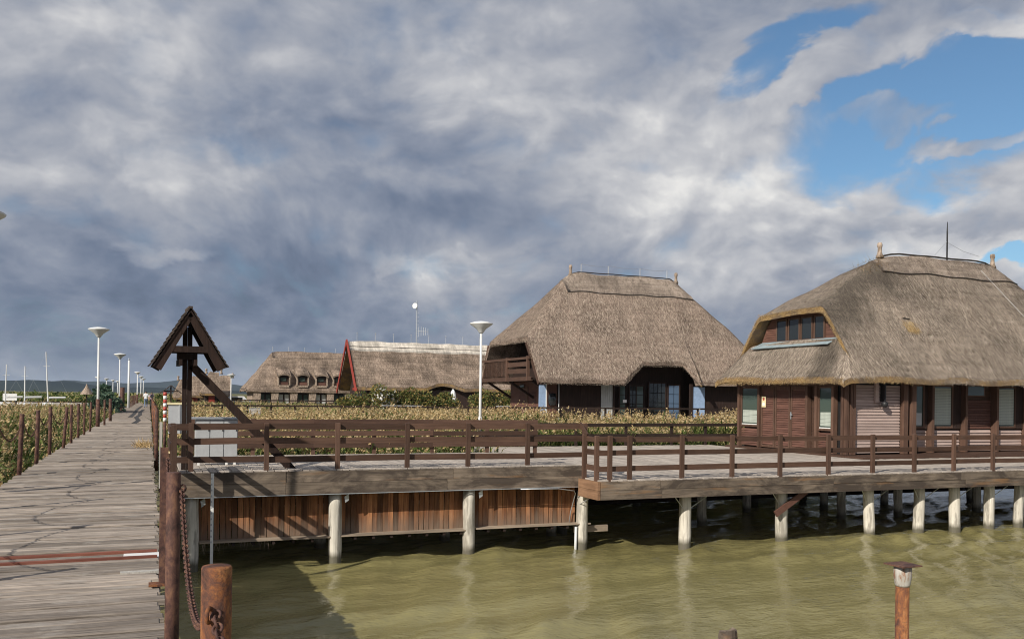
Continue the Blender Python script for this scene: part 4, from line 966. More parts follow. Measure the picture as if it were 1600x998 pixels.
# ---------------------------------------------------------------- house with balcony
def house_balcony():
    H = thing('thatched_house', 'tall thatched house with a balcony in its gable and an arched porch', 'house', (20.66, 46, 0))
    o = world_loc(H); ze, yf, yb, yr, zr = 2.75, 46.0, 55.6, 50.8, 9.62; s = (zr-ze)/(yr-yf)
    def arch(x):      # the eave lifts over the porch: distance the edge is pulled back up the slope
        if x < 26.0 or x > 31.25: return 0.
        if x < 27.7: u = (x-26.0)/1.7
        elif x < 30.5: u = 1.
        else: u = max(0, (31.25-x)/.75)
        return .84*u
    def main(x, y):
        f = ze+(y-yf)*s
        return smin(smin(smin(f, ze+(yb-y)*s, .4), 5.22+(x-20.45)*1.08, .25+.75*min(1, max(0, (x-20.45)/1.5))), ze+(38.4-x)*1.13, .8)
    def right(x, y):
        f = ze + (y-yf-.5)*s*1.24
        return smin(smin(smin(f, ze+(yb-y)*s, .4), ze+(38.4-x)*1.13, .8), main(x, y), .12)
    rf = roof_shell('roof', H, list(np.linspace(20.45, 31.25, 130)), lambda x: yf+arch(x)+.02*math.sin(x*2.2), lambda x: yb, main, .26, ['thatch', 'thatch'], ny=96, straw=dict(n=55000, mat='straw', len=.22, w=.011))
    rw = roof_shell('roof', H, list(np.linspace(31.2, 38.35, 70)), lambda x: yf+.5, lambda x: yb, right, .26, ['thatch', 'thatch'], ny=96, straw=dict(n=32000, mat='straw', len=.22, w=.011))
    fringe(rf, [(x, yf+arch(x), main(x, yf+arch(x))-.34) for x in np.linspace(20.5, 31.2, 60)], 2500, .035, 'straw', o, (0, -1, 0), spread=.2)
    fringe(rf, [(20.43, y, main(20.45, y)-.34) for y in np.linspace(47, 54.6, 30)], 1500, .05, 'straw', o, (-1, 0, 0), spread=.2)
    fringe(rf, [(31.27, yf+.02+t*1.0, main(31.2, yf+t*1.0)-.35) for t in np.linspace(0, 1, 8)], 900, .12, 'straw_gold', o, (.3, -1, 0), spread=.3)
    ridge(rf, 24.0, 33.2, yr, lambda x, y: smin(main(x, y), right(x, y), .01) if x > 31.25 else main(x, y), 1.0)
    finial(rf, 24.65, yr, 9.5, .55, .11); finial(rf, 32.45, yr, 9.5, .55, .11)
    for x in (25.4, 27.35, 29.7, 31.75):
        mb = MB(); mb.tube([(x, yr, 9.5), (x, yr, 10.15)], .025, 6); mb.build('conductor_post', 'cabinet_grey', rf)
    mb = MB(); mb.tube([(25.4+(31.75-25.4)*t, yr, 10.17-.08*math.sin(math.pi*((t*3) % 1))) for t in np.linspace(0, 1, 31)], .011, 5); mb.build('conductor_wire', 'galvanised', rf)
    # gable: bargeboards, recessed wall, balcony
    for (ya, yb_, za, zb) in ((48.15, 46.15, 5.0, 2.45), (54.3, 55.5, 4.95, 2.45)): MB().bar((20.50, ya, za), (20.50, yb_, zb), .07, .26).build('bargeboard', 'rail_z', H)
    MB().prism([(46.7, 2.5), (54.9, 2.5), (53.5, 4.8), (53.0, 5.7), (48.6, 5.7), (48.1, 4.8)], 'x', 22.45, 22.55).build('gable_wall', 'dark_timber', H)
    MB().box(20.35, 22.44, 46.9, 55.2, 2.68, 2.80).build('balcony_floor', 'dark_beam', H)
    MB().box(20.30, 20.42, 46.9, 55.3, 2.60, 2.84).build('balcony_beam', 'rail_y', H)
    for y in (47.3, 50.8, 54.6): MB().bar((22.4, y, 1.5), (20.6, y, 2.6), .14, .14).build('balcony_brace', 'dark_timber', H)
    br = MB().box(20.30, 20.42, 47.2, 55.05, 3.86, 4.0).build('balcony_rail', 'rail_y', H)
    bm = MB().box(-.012, .012, -.02, .02, 0, .93).mesh('baluster', 'rail_z')
    for y in np.arange(50.75, 54.95, .165): piece('baluster', bm, br, (20.36, y, 2.9))
    for z in (3.05, 3.45): MB().box(20.33, 20.39, 47.6, 50.6, z, z+.27).build('balcony_board', 'rail_y', br)
    for y in (47.45, 50.65): MB().box(20.28, 20.44, y-.08, y+.08, 2.6, 4.05).build('balcony_post', 'rail_z', H)
    # walls
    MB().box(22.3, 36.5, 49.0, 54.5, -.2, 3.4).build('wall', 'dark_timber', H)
    MB().box(22.2, 22.29, 49.6, 54.6, .1, 2.62).build('wall_panel', 'louver', H)
    slats(H, 'louver', 'louver', 'y', 52.0, 53.1, 22.2, .3, 2.1, .12, .03); slats(H, 'louver', 'louver', 'y', 50.4, 51.5, 22.2, .3, 2.1, .12, .03)
    MB().box(22.15, 22.195, 51.6, 51.95, .1, 2.3).build('door', 'rail_z', H)
    for (a, b) in ((52.1, 52.9),): ww = MB().box(22.13, 22.18, a, b, 2.2, 2.45).build('window', 'rail_z', H); MB().box(22.12, 22.128, a+.05, b-.05, 2.24, 2.41).build('pane', 'grey_glass', ww)
    yw = 47.2
    MB().box(22.3, 25.0, yw, yw+.1, .0, 2.9).build('wall', 'dark_timber', H)
    pn = MB().box(20.98, 21.40, yw-.02, yw+.04, -.2, 2.4).build('glass_screen', 'blue_curtain', H, label='pale blue narrow screen at the corner'); MB().box(21.40, 21.47, yw-.03, yw+.05, -.2, 2.45).build('screen_frame', 'white_paint', pn)
    MB().box(21.48, 22.12, yw+.0, yw+.06, -.1, 2.5).build('side_door', 'louver', H)
    mb = MB(); mb.lathe((21.8, yw-.03, 1.55), [(.22, -.35), (.26, 0), (.22, .35)], 12); mb.build('wall_meter', 'dark_glass', H, True)
    mb = MB(); mb.tube([(22.22, yw-.06, 0), (22.22, yw-.06, 2.5)], .035, 6); mb.build('downpipe', 'lamp_metal', H, True)
    cu = MB()
    for k in range(11): cu.box(25.06+k*.07, 25.125+k*.07, yw+.02+.02*(k % 2), yw+.06+.02*(k % 2), .05, 2.45)
    cu.build('curtain', 'curtain', H)
    MB().box(25.85, 25.95, yw-.05, yw+.08, -.1, 3.0).build('door_post', 'dark_timber', H)
    def glazed(a, b, y, nx, nz, glass, z0=.1, z1=2.5):
        f_ = MB(); f_.box(a, a+.06, y-.03, y+.03, z0, z1); f_.box(b-.06, b, y-.03, y+.03, z0, z1); f_.box(a+.06, b-.06, y-.03, y+.03, z1-.08, z1); f_.box(a+.06, b-.06, y-.03, y+.03, z0, z0+.12)
        d = f_.build('glazed_door', 'dark_timber', H); W = (b-a-.12)/nx; Hh = (z1-z0-.2)/nz
        for i in range(nx):
            for j in range(nz): MB().box(a+.06+i*W+.018, a+.06+(i+1)*W-.018, y-.005, y+.005, z0+.12+j*Hh+.018, z0+.12+(j+1)*Hh-.018).build('pane', glass, d)
    glazed(26.25, 26.75, yw, 1, 4, 'grey_glass'); glazed(26.95, 27.5, yw+.05, 2, 4, 'dark_glass'); glazed(27.75, 28.35, yw+.6, 1, 4, 'grey_glass')
    glazed(28.7, 30.0, yw+.7, 4, 4, 'dark_glass', .1, 2.7); glazed(30.1, 31.0, yw+.7, 2, 4, 'blue_glass', .1, 2.6)
    MB().box(26, 31.3, yw+.9, yw+1.0, -.1, 3.9).build('porch_wall', 'dark_timber', H)
    MB().box(26.50, 26.75, yw-.06, yw-.04, 1.4, 1.58).build('notice', 'white_paint', H)
    MB().box(31.55, 32.45, yw+.1, yw+.16, -.1, 2.42).build('blue_door', 'blue_curtain', H, label='blue curtained door right of the porch'); MB().box(31.35, 31.54, yw+.05, yw+.2, -.1, 2.6).build('door_post', 'dark_timber', H)
    MB().box(32.46, 37, yw+.15, yw+.25, -.2, 2.7).build('wall', 'dark_timber', H)
house_balcony()
m = MB(); m.box(15.5, 38, 44.3, 57, -.12, .10)
structure('terrace_deck', m.mesh('terrace_deck', 'deck_plank'))
railing('railing', 'dark thin terrace railing before the balcony house', [((15.6, 44.45), (24, 44.45)), ((24, 44.45), (31, 44.45)), ((31, 44.45), (37.5, 44.45))], [(x, 44.5) for x in np.arange(15.7, 37.6, 2.05)], (.98,), pw=.10, rh=.09, z0=.1, mt='dark_beam')
railing('railing', 'long dark walkway railing across the reed field', [((.9, 53), (7, 53)), ((7, 53), (14, 53)), ((14, 53), (20.2, 53))], [(x, 53.07) for x in np.arange(1.2, 20.2, 1.35)], (.95, .45), pw=.09, rh=.10, z0=0, mt='dark_beam')
m = MB(); m.box(.3, 20.4, 53.1, 55.2, -.15, -.02); structure('side_walkway', m.mesh('side_walkway', 'deck_plank'))
t = thing('junction_box', 'pale grey box on the far walkway railing', 'box', (5.7, 52.8, 0)); MB().box(5.35, 5.95, 52.7, 52.9, .05, .82).build('body', 'concrete', t); MB().box(5.32, 5.98, 52.67, 52.93, .825, .86).build('lid', 'grey_wood', t)
railing('railing', 'low brown railing in front of the dormer hotel', [((6, 118), (22, 118)), ((22, 118), (40, 118))], [(x, 118.1) for x in np.arange(6, 40, 2.4)], (.9, .45), pw=.14, rh=.16, z0=-.1, mt='dark_beam')

# ---------------------------------------------------------------- red gabled house
def house_red():
    H = thing('thatched_house', 'long thatched hall with red gable boards and a pale new ridge', 'house', (20.9, 95, -.3)); o = world_loc(H)
    ze, yf, yb, yr, zr = 2.5, 95., 105., 100., 7.75; s = (zr-ze)/(yr-yf); x1 = 47
    def arch(x): return .55*max(0, math.cos((x-30.7)/2.3*math.pi/2))**1.2 if abs(x-30.7) < 2.3 else 0
    f = lambda x, y: smin(ze+(y-yf)*s, ze+(yb-y)*s, .25)
    rf = roof_shell('roof', H, list(np.linspace(20.8, x1, 110)), lambda x: yf+arch(x), lambda x: yb, f, .34, ['thatch_far', 'thatch_cut'], ny=60, wob=1.2)
    roof_shell('ridge_cap', rf, list(np.linspace(20.75, x1, 40)), lambda x: yr-1.12, lambda x: yr+1.1, lambda x, y: f(x, y)+.08, .1, ['thatch_pale', 'thatch_pale'], ny=12, wob=1.)
    mb = MB(); mb.tube([(x, yr-.72, f(x, yr-.72)+.12) for x in np.linspace(20.8, x1, 20)], .03, 5); mb.build('binding_rope', 'rope', rf)
    for sg, ya in ((1, yf), (-1, yb)):
        MB().bar((20.62, ya-sg*.25, ze-.55), (20.62, yr, zr+.02), .12, .42).build('bargeboard', 'red_paint', H)
    MB().prism([(yf+.7, -.3), (yb-.7, -.3), (yb-.7, 2.4), (yr, 6.9), (yf+.7, 2.4)], 'x', 22.0, 22.15).build('gable_wall', 'dark_timber', H)
    MB().box(21.9, 21.99, 97.5, 102.5, 2.2, 2.5).build('gable_beam', 'red_paint', H)
    for y in (98.3, 100, 101.7): MB().box(21.92, 21.98, y-.35, y+.35, .3, 2.0).build('gable_window', 'dark_glass', H)
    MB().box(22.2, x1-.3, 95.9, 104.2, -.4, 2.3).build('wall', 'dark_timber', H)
    for k, x in enumerate(np.linspace(21.8, 45, 12)):
        mb = MB(); mb.tube([(x, yr, zr), (x, yr, zr+.85)], .03, 5); mb.lathe((x, yr, zr+.85), [(.02, 0), (.07, .05), (.07, .1), (.02, .15)], 6); mb.build('ridge_light', 'galvanised', rf)
house_red()
def hotel():
    H = thing('thatched_hotel', 'far thatched hotel with a row of eyebrow dormers', 'hotel', (14, 135, -.3)); o = world_loc(H)
    ze, yf, yb, yr, zr = 2.2, 135., 145., 140., 8.2; s = (zr-ze)/(yr-yf); x0, x1 = 13.2, 46
    dz = [18.65, 21.4, 24.2, 26.8, 29.5, 32.2]; low = [16.0, 18.7, 21.5, 24.2, 26.9, 29.6]
    f = lambda x, y: smin(smin(ze+(y-yf)*s, ze+(yb-y)*s, .3), ze+(x-x0)*1.35+.1, .6)
    rf = roof_shell('roof', H, list(np.linspace(x0, x1, 130)), lambda x: yf, lambda x: yb, f, .3, ['thatch_far', 'thatch_far'], ny=50, wob=1.3)
    roof_shell('ridge_cap', rf, list(np.linspace(17.4, x1, 40)), lambda x: yr-.95, lambda x: yr+.9, lambda x, y: f(x, y)+.08, .1, ['thatch_far', 'thatch_far'], ny=10)
    for x in dz:
        def zd(xx, y, x=x): u = (xx-x)/.95; return 4.72 - .30*u*u + (y-135.18)*.42 + .0
        d = roof_shell('dormer', H, list(np.linspace(x-1.0, x+1.0, 12)), lambda xx: 135.03, lambda xx: 138.18, zd, .2, ['thatch_far', 'thatch_far'], ny=12, wob=.6)
        for sx in (-.9, .72): MB().box(x+sx, x+sx+.18, 135.23, 136.68, 2.9, 4.35).build('dormer_cheek', 'thatch_wall', d)
        MB().box(x-.72, x+.72, 135.53, 135.63, 2.85, 4.4).build('dormer_wall', 'dark_timber', d)
        MB().box(x-.62, x+.62, 135.40, 135.52, 3.0, 3.42).build('window_box', 'louver', d)
        MB().box(x-.5, x+.3, 135.46, 135.52, 3.6, 4.1).build('window', 'grey_glass', d)
        MB().box(x-.72, x+.72, 135.13, 135.38, 2.66, 2.98).build('dormer_sill', 'thatch_wall', d)
    MB().box(14.2, x1-.5, 136.0, 144, -.6, 2.3).build('wall', 'thatch_wall', H)
    for k, x in enumerate(low):
        MB().prism([(x-.95, -.1), (x+.95, -.1), (x+.72, 1.72), (x+.45, 1.92), (x-.45, 1.92), (x-.72, 1.72)], 'y', 135.90, 136.0).build('arched_window', 'dark_timber', H)
        for q in (-.42, .42): MB().box(x+q-.3, x+q+.3, 135.86, 135.89, .1, 1.6).build('pane', 'curtain' if k % 2 else 'grey_glass', H)
    for a, b in zip([13.6]+low, low+[31]):       # thatched piers that flare between the arches
        x = (a+b)/2
        if b-a > 1: MB().prism([(x-.25, 2.3), (x+.25, 2.3), (x+.55, 1.9), (x+.42, .4), (x-.42, .4), (x-.55, 1.9)], 'y', 135.2, 135.84).build('thatch_pier', 'thatch_wall', H)
    for x in np.linspace(17.5, 44, 12):
        mb = MB(); mb.tube([(x, yr, zr), (x, yr, zr+.7)], .035, 5); mb.build('ridge_rod', 'galvanised', rf)
hotel()
def hut(x0, x1, yc, half, ze, zr, label, seed, rot=0, name='thatched_hut'):
    H = thing(name, label, 'hut', ((x0+x1)/2, yc, -.4)); s = (zr-ze)/half
    f = lambda x, y: smin(smin(ze+(y-yc+half)*s, ze+(yc+half-y)*s, .2), ze+.2+(x-x0)*2.4, .4)
    rf = roof_shell('roof', H, list(np.linspace(x0, x1, 26)), lambda x: yc-half, lambda x: yc+half, f, .25, ['thatch_far', 'thatch_cut'], ny=26, wob=2.4)
    MB().box(x0+.5, x1-.3, yc-half+.5, yc+half-.5, -.5, ze+.1).build('wall', 'dark_timber', H)
    MB().box(x0+.9, x0+1.6, yc-half+.44, yc-half+.495, .2, 1.5).build('door', 'red_paint', H)
    for x in (x0+.2, x1-.2): finial(rf, x+.5, yc, zr-.1, .5, .14)
hut(4.2, 9.9, 122, 2.6, 1.3, 3.9, 'ragged thatched hut seen behind the diagonal brace', 1)
hut(6.0, 8.2, 118, 2.2, 1.6, 4.3, 'small peaked thatched hut standing before the ragged hut', 2)
hut(3.0, 5.4, 128, 2.2, 1.0, 3.5, 'low thatched hut hidden behind the gatepost', 3)
t = thing('gate_frame', 'far small gable gate across the boardwalk', 'gate', (2.2, 108, 0))
for sg in (-1, 1): MB().bar((2.35, 108, 2.45), (2.35+sg*1.15, 108, 1.55), .5, .10).build('roof_slope', 'shingle', t)
MB().box(2.27, 2.43, 107.9, 108.1, -.2, 2.4).build('post', 'gate_timber', t); MB().box(1.6, 3.1, 107.95, 108.05, 1.72, 1.86).build('tie_beam', 'gate_timber', t)

# radio mast behind the hall
t = thing('radio_mast', 'slim radio mast with dish and aerials behind the thatched hall', 'mast', (37.4, 130, 0))
mb = MB(); mb.tube([(37.4, 130, 0), (37.4, 130, 16)], [.11, .08], 8); mb.build('shaft', 'galvanised', t)
mb = MB(); mb.tube([(37.0, 129.75, 15.2), (37.1, 129.85, 15.2)], .42, 14); mb.build('dish', 'white_paint', t)
mb = MB(); mb.tube([(37.4, 130, 11.4), (39.2, 130, 11.4)], .035, 5)
for k in range(5): mb.tube([(37.75+k*.36, 130, 11.4-.75+.06*k), (37.75+k*.36, 130, 11.4+.75-.06*k)], .028, 5)
mb.build('aerial', 'lamp_metal', t)
for k in range(9): mb = MB(); mb.tube([(37.3, 130, 10+k*.6), (37.75, 130, 10+k*.6)], .03, 4); mb.build('step_rung', 'lamp_metal', t)
# closed parasol and terrace things before the hall
t = thing('parasol', 'closed white parasol before the dark arch of the hall', 'parasol', (31.0, 93.0, 0))
mb = MB(); mb.lathe((31, 93, 0), [(.16, .55), (.40, .75), (.36, 1.5), (.24, 2.1), (.06, 2.42)], 9); mb.build('folded_canopy', 'canvas', t)
mb = MB(); mb.tube([(31, 93, -.5), (31, 93, .56)], .05, 8); mb.tube([(31, 93, -.5), (31, 93, -.42)], .4, 12); mb.build('stand', 'galvanised', t)
for k, (x, y, w) in enumerate([(22.3, 82, 3.6), (34, 84, 2.4)]):
    t = thing('bench_table', ('long pale terrace table in front of the flowering bush', 'pale terrace table behind the white lamp')[k], 'table', (x, y, 0))
    MB().box(x-w/2, x+w/2, y-.5, y+.5, .62, .72).build('table_top', 'cabinet_grey', t)
    for sx in (-1, 1): MB().box(x+sx*(w/2-.3)-.06, x+sx*(w/2-.3)+.06, y-.4, y+.4, -.6, .62).build('leg', 'rail_z', t)
m = MB(); m.box(16, 48, 80.5, 95.5, -.75, -.12); structure('hall_terrace', m.mesh('hall_terrace', 'deck_plank'))
m = MB(); m.box(9, 48, 120, 146, -.9, -.2); structure('hotel_ground', m.mesh('hotel_ground', 'marsh_ground'))
m = MB(); m.box(2.2, 12, 112, 132, -.9, -.3); structure('hut_ground', m.mesh('hut_ground', 'marsh_ground'))

# ---------------------------------------------------------------- boats, signs and shelter at the left
def boat(x, y, h, L, label, boom=True, lean=0, heading=0.3):
    t = thing('sailboat', label, 'sailboat', (x, y, -1.2)); n = 9; vs = []; ca, sa = math.cos(heading), math.sin(heading)
    for i in range(n):
        u = i/(n-1)*2-1; w = .95*(1-abs(u)**2.6)*(1 if u < 0 else 1)+.04; sh = .10*u*u
        for (k, z) in ((w, .75+sh), (w*.8, .2), (.05, -.35)):
            for sg in ((1, -1) if k != .05 else (1,)):
                lx, ly = u*L/2, sg*k; vs.append((x+lx*ca-ly*sa, y+lx*sa+ly*ca, -1.2+z))
    fs = []
    for i in range(n-1):
        a, b = i*5, (i+1)*5; fs += [(a, b, b+2, a+2), (a+2, b+2, b+4, a+4), (a+1, a+3, b+3, b+1), (a+3, a+4, b+4, b+3), (a, a+1, b+1, b)]
    fs += [(0, 2, 4, 3, 1), tuple((n-1)*5+k for k in (1, 3, 4, 2, 0))]
    mb = MB(); mb.add(vs, fs); mb.build('hull', 'boat_white', t)
    mb = MB(); mb.box(x-.9, x+.7, y-.5, y+.5, -.42, .05, ch=.1); mb.build('cabin', 'boat_white', t)
    mb = MB(); mb.tube([(x, y, -.4), (x+lean, y, h)], [.10, .06], 8); mb.build('mast', 'lamp_metal', t)
    if boom:
        mb = MB(); mb.tube([(x+.1, y, .7), (x+2.2*ca, y+2.2*sa, .75)], .13, 8); mb.build('furled_sail', 'canvas', t)
        mb = MB(); mb.tube([(x-.45+lean*.7, y, h*.72), (x+.45+lean*.7, y, h*.72)], .025, 5); mb.build('spreader', 'lamp_metal', t)
        mb = MB(); mb.tube([(x-L/2*ca, y-L/2*sa, -.4), (x+lean, y, h)], .009, 4); mb.tube([(x+L/2*ca, y+L/2*sa, -.4), (x+lean, y, h)], .009, 4); mb.build('rigging', 'galvanised', t)
boat(-18.7, 143, 5.3, 6.5, 'moored sailboat with its bare mast nearest to the picture edge', lean=.15)
boat(-16.6, 146, 5.2, 6.0, 'moored sailboat with a bare mast behind the white hoarding')
boat(-13.0, 140, 7.1, 6.5, 'moored sailboat with the tallest mast and a small spreader', lean=-.35)
t = thing('hoarding', 'blank white hoarding on the quay beside the sailboats', 'sign', (-18.6, 147, -.3)); MB().box(-19.5, -17.7, 146.9, 147, .2, 1.2).build('panel', 'white_paint', t)
for x in (-19.2, -18.0): MB().box(x, x+.1, 147.02, 147.1, -2.2, 1.1).build('leg', 'grey_wood', t)
t = thing('reed_shelter', 'small conical thatched shelter on a single pole', 'shelter', (-8.6, 148, -.4))
mb = MB(); mb.lathe((-8.6, 148, 1.2), [(.95, .0), (.85, .12), (.3, .95), (.08, 1.45), (.05, 1.6)], 12); mb.build('roof', 'thatch_wall', t); mb = MB(); mb.tube([(-8.6, 148, -2.4), (-8.6, 148, 1.3)], .09, 7); mb.build('pole', 'dark_timber', t)
railing('railing', 'low dark jetty rail before the quay at the left', [((-30, 132), (-19, 132)), ((-19, 132), (-8.5, 132))], [(x, 132.1) for x in np.arange(-29, -8, 2.6)], (.55,), pw=.16, rh=.14, z0=-.35, mt='dark_beam')
railing('railing', 'pale low jetty rail closer to the reeds at the left', [((-24, 104), (-13.5, 104))], [(x, 104.1) for x in np.arange(-23.5, -13, 2.2)], (.4,), pw=.2, rh=.2, z0=-.5, mt='grey_wood')
t = thing('motorboat', 'small white boat behind the reeds beside the shuttered house', 'boat', (28.6, 37, WATER))
mb = MB(); mb.add([(27.2, 36.6, .35), (29.3, 36.4, .45), (29.9, 37, .5), (29.3, 37.6, .45), (27.2, 37.4, .35), (27.4, 36.75, -2.2), (29.2, 36.7, -2.2), (29.4, 37, -2.2), (29.2, 37.3, -2.2), (27.4, 37.25, -2.2)], [(0, 1, 2, 3, 4), (0, 5, 6, 1), (1, 6, 7, 2), (2, 7, 8, 3), (3, 8, 9, 4), (4, 9, 5, 0)]); mb.build('hull', 'boat_white', t); MB().box(27.6, 28.5, 36.7, 37.3, .42, .85, ch=.08).build('cabin', 'boat_white', t)
t = thing('parked_van', 'small white van parked beyond the huts', 'van', (10.6, 119, -.2))
mb = MB(); mb.prism([(9.4, .0), (12.2, .0), (12.2, .75), (11.7, .85), (11.3, 1.3), (9.6, 1.3), (9.4, 1.1)], 'y', 118.2, 119.8); mb.build('body', 'boat_white', t)
MB().box(9.75, 11.1, 118.17, 118.195, .78, 1.15).build('side_window', 'dark_glass', t)
for x in (9.95, 11.65): mb = MB(); mb.tube([(x, 118.12, .05), (x, 118.3, .05)], .3, 12); mb.build('wheel', 'black_metal', t)

# ================================================================ PEOPLE
def person(x, y, label, shirt, legs, pack, h=1.72, stride=.16):
    me = bpy.data.meshes.new('person'); s = h/1.75; V = []; E = []; RR = []
    def v(p, r): V.append(p); RR.append(r); return len(V)-1
    def e(a, b): E.append((a, b))
    pel = v((0, 0, .95), (.16, .11)); wai = v((0, 0, 1.10), (.14, .10)); che = v((0, .01, 1.32), (.18, .12)); nk = v((0, .01, 1.48), (.065, .06)); hd0 = v((0, .02, 1.56), (.075, .085)); hd = v((0, .02, 1.65), (.085, .10)); tp = v((0, .02, 1.73), (.05, .06))
    for a, b in ((pel, wai), (wai, che), (che, nk), (nk, hd0), (hd0, hd), (hd, tp)): e(a, b)
    for sg in (-1, 1):
        st = stride*sg
        hp = v((sg*.09, 0, .90), (.10, .10)); kn = v((sg*.10, st*.6+.04, .50), (.065, .07)); an = v((sg*.10, st*1.2-.03, .10), (.045, .05)); ft = v((sg*.11, st*1.2+.13, .04), (.04, .035))
        for a, b in ((pel, hp), (hp, kn), (kn, an), (an, ft)): e(a, b)
        sh = v((sg*.19, .01, 1.40), (.065, .065)); el = v((sg*.25, -st*.5, 1.13), (.045, .045)); wr = v((sg*.26, -st+.06, .89), (.03, .03)); pm = v((sg*.26, -st+.08, .82), (.034, .022))
        for a, b in ((che, sh), (sh, el), (el, wr), (wr, pm)): e(a, b)
        for k in range(4):
            f1 = v((sg*.26, -st+.05+k*.02, .765-(.01 if k in (1, 2) else 0)), (.008, .008)); f2 = v((sg*.25, -st+.055+k*.02, .73-(.012 if k in (1, 2) else 0)), (.007, .007)); e(pm, f1); e(f1, f2)
        th = v((sg*.24, -st+.125, .80), (.009, .009)); e(pm, th)
    me.from_pydata([tuple(c*s for c in p) for p in V], E, []); ob = bpy.data.objects.new('tmp', me); COL.objects.link(ob)
    md = ob.modifiers.new('s', 'SKIN'); sv = me.skin_vertices[0].data
    for i, r in enumerate(RR): sv[i].radius = (r[0]*s, r[1]*s)
    sv[pel].use_root = True
    ob.modifiers.new('d', 'SUBSURF').levels = 2
    dg = bpy.context.evaluated_depsgraph_get(); m2 = bpy.data.meshes.new_from_object(ob.evaluated_get(dg)); bpy.data.objects.remove(ob)
    m2.materials.clear()
    for k in ('skin', shirt, legs, 'shoe', 'hair'): m2.materials.append(M[k])
    for p in m2.polygons:
        c = p.center/s; p.use_smooth = True
        if c.z > 1.63 or (c.z > 1.55 and c.y < .0): p.material_index = 4
        elif c.z > 1.47: p.material_index = 0
        elif abs(c.x) > .215 and c.z < 1.15: p.material_index = 0
        elif c.z > .93: p.material_index = 1
        elif c.z > .09: p.material_index = 2
        else: p.material_index = 3
    o = link('person', m2, None, (x, y, .0)); tag(o, label, 'person')
    if pack:
        mb = MB(); mb.box(-.15, .15, -.26, -.10, 1.05, 1.46, ch=.04); q = link('backpack', mb.mesh('backpack', 'dark_cloth'), o)
person(-.25, 103, 'walker in a white shirt and blue jeans on the boardwalk', 'shirt_white', 'jeans', False, 1.8)
person(.35, 107, 'walker in a pink top and dark trousers with a dark backpack', 'shirt_pink', 'dark_cloth', True, 1.72, -.14)

# ================================================================ PLANTS
def reeds(name, label, pts, H, n_leaf, plume, w=.016, leafL=.55, seed=0, cat='reeds'):
    """pts (n,2); H (n,) top heights above the water. One mass of reeds: stems, arching leaves, feathery heads."""
    r = np.random.default_rng(seed); n = len(pts); base = np.column_stack([pts, np.full(n, WATER-.05)])
    lean = np.column_stack([r.normal(.10, .12, n), r.normal(0, .12, n)])
    V = []; F = []; mi = []; off = 0
    def addq(A, quads, m_):
        nonlocal off
        k = A.shape[1]; N_ = A.shape[0]; V.append(A.reshape(-1, 3)); b = off + np.arange(N_)[:, None]*k
        for q in quads: F.append(b+np.array(q)[None]); mi.append(np.full(N_, m_))
        off += N_*k
    def pos(t):        # point along the stem, t (n,)
        z = H*t; return base + np.column_stack([lean[:, 0]*H*t*t, lean[:, 1]*H*t*t, z])
    ang = r.uniform(0, 6.28, n); sd = np.column_stack([np.cos(ang), np.sin(ang), np.zeros(n)])*(w*.35)
    p0, p1 = pos(np.full(n, .25)), pos(np.full(n, .97)); addq(np.stack([p0-sd, p0+sd, p1], 1), [(0, 1, 2)], 0)
    for k in range(n_leaf):
        t = r.uniform(.30, .86, n); p = pos(t); a = r.uniform(0, 6.28, n); d = np.column_stack([np.cos(a), np.sin(a), np.zeros(n)]); L = leafL*r.uniform(.6, 1.3, n)[:, None]
        s = np.column_stack([-np.sin(a), np.cos(a), r.normal(0, .4, n)])*w*r.uniform(.7, 1.3, n)[:, None]
        q1 = p+d*L*.28+np.array([0, 0, 1])*L*r.uniform(.4, .65, n)[:, None]; q2 = p+d*L*.75+np.array([0, 0, 1])*L*r.uniform(.1, .9, n)[:, None]
        addq(np.stack([p-s*.6, p+s*.6, q1+s, q1-s, q2], 1), [(0, 1, 2), (0, 2, 3), (3, 2, 4)], 0)
    if plume:
        has = r.random(n) < plume*.8; top = pos(np.full(n, .95))[has]; m_ = has.sum(); a0 = r.normal(.3, .9, m_)
        for k in range(9):
            t = r.uniform(0, 1, m_)[:, None]; p = top+np.array([0, 0, .38])*t + np.column_stack([np.cos(a0), np.sin(a0), np.zeros(m_)])*t*t*.14
            a = a0+r.normal(0, .9, m_); d = np.column_stack([np.cos(a)*.6, np.sin(a)*.6, r.uniform(-.2, .55, m_)]); L = (.22*(1.15-t[:, 0])*r.uniform(.6, 1.3, m_))[:, None]
            s = np.cross(d, r.normal(0, 1, (m_, 3))); s /= np.linalg.norm(s, axis=1)[:, None]+1e-6; s *= .034
            addq(np.stack([p-s*.4, p+d*L*.5+s, p+d*L, p+d*L*.5-s], 1), [(0, 1, 2), (0, 2, 3)], 1)
    V = np.vstack(V); F = np.vstack(F); mi = np.concatenate(mi); c = V.min(0)
    o = link(name, np_mesh(name, V, F, ['reed_leaf', 'reed_plume'], mi), None); o['kind'] = 'stuff'; tag(o, label, cat)
def scatter(n, x0, x1, y0, y1, seed, keep=None, fy=None):
    r = np.random.default_rng(seed); y = r.uniform(0, 1, n)
    y = y0+(y1-y0)*(y if fy is None else y**fy); x = r.uniform(x0, x1, n); P = np.column_stack([x, y])
    if keep is not None: P = P[[keep(a, b) for a, b in P]]
    return P
def top_noise(P, seed, amp=.18):
    return amp*(np.sin(P[:, 0]*.9+seed)+np.sin(P[:, 1]*.55+seed*2)+np.sin(P[:, 0]*.31-P[:, 1]*.23))*.6 + np.random.default_rng(seed).normal(0, amp*.9, len(P))
def left_h(P):
    d = -2.55-P[:, 0]; return np.clip(1.1+d*.55, 1.0, 2.75)
edge_l = lambda x, y: x > -.155*y-4.5 and x > -26
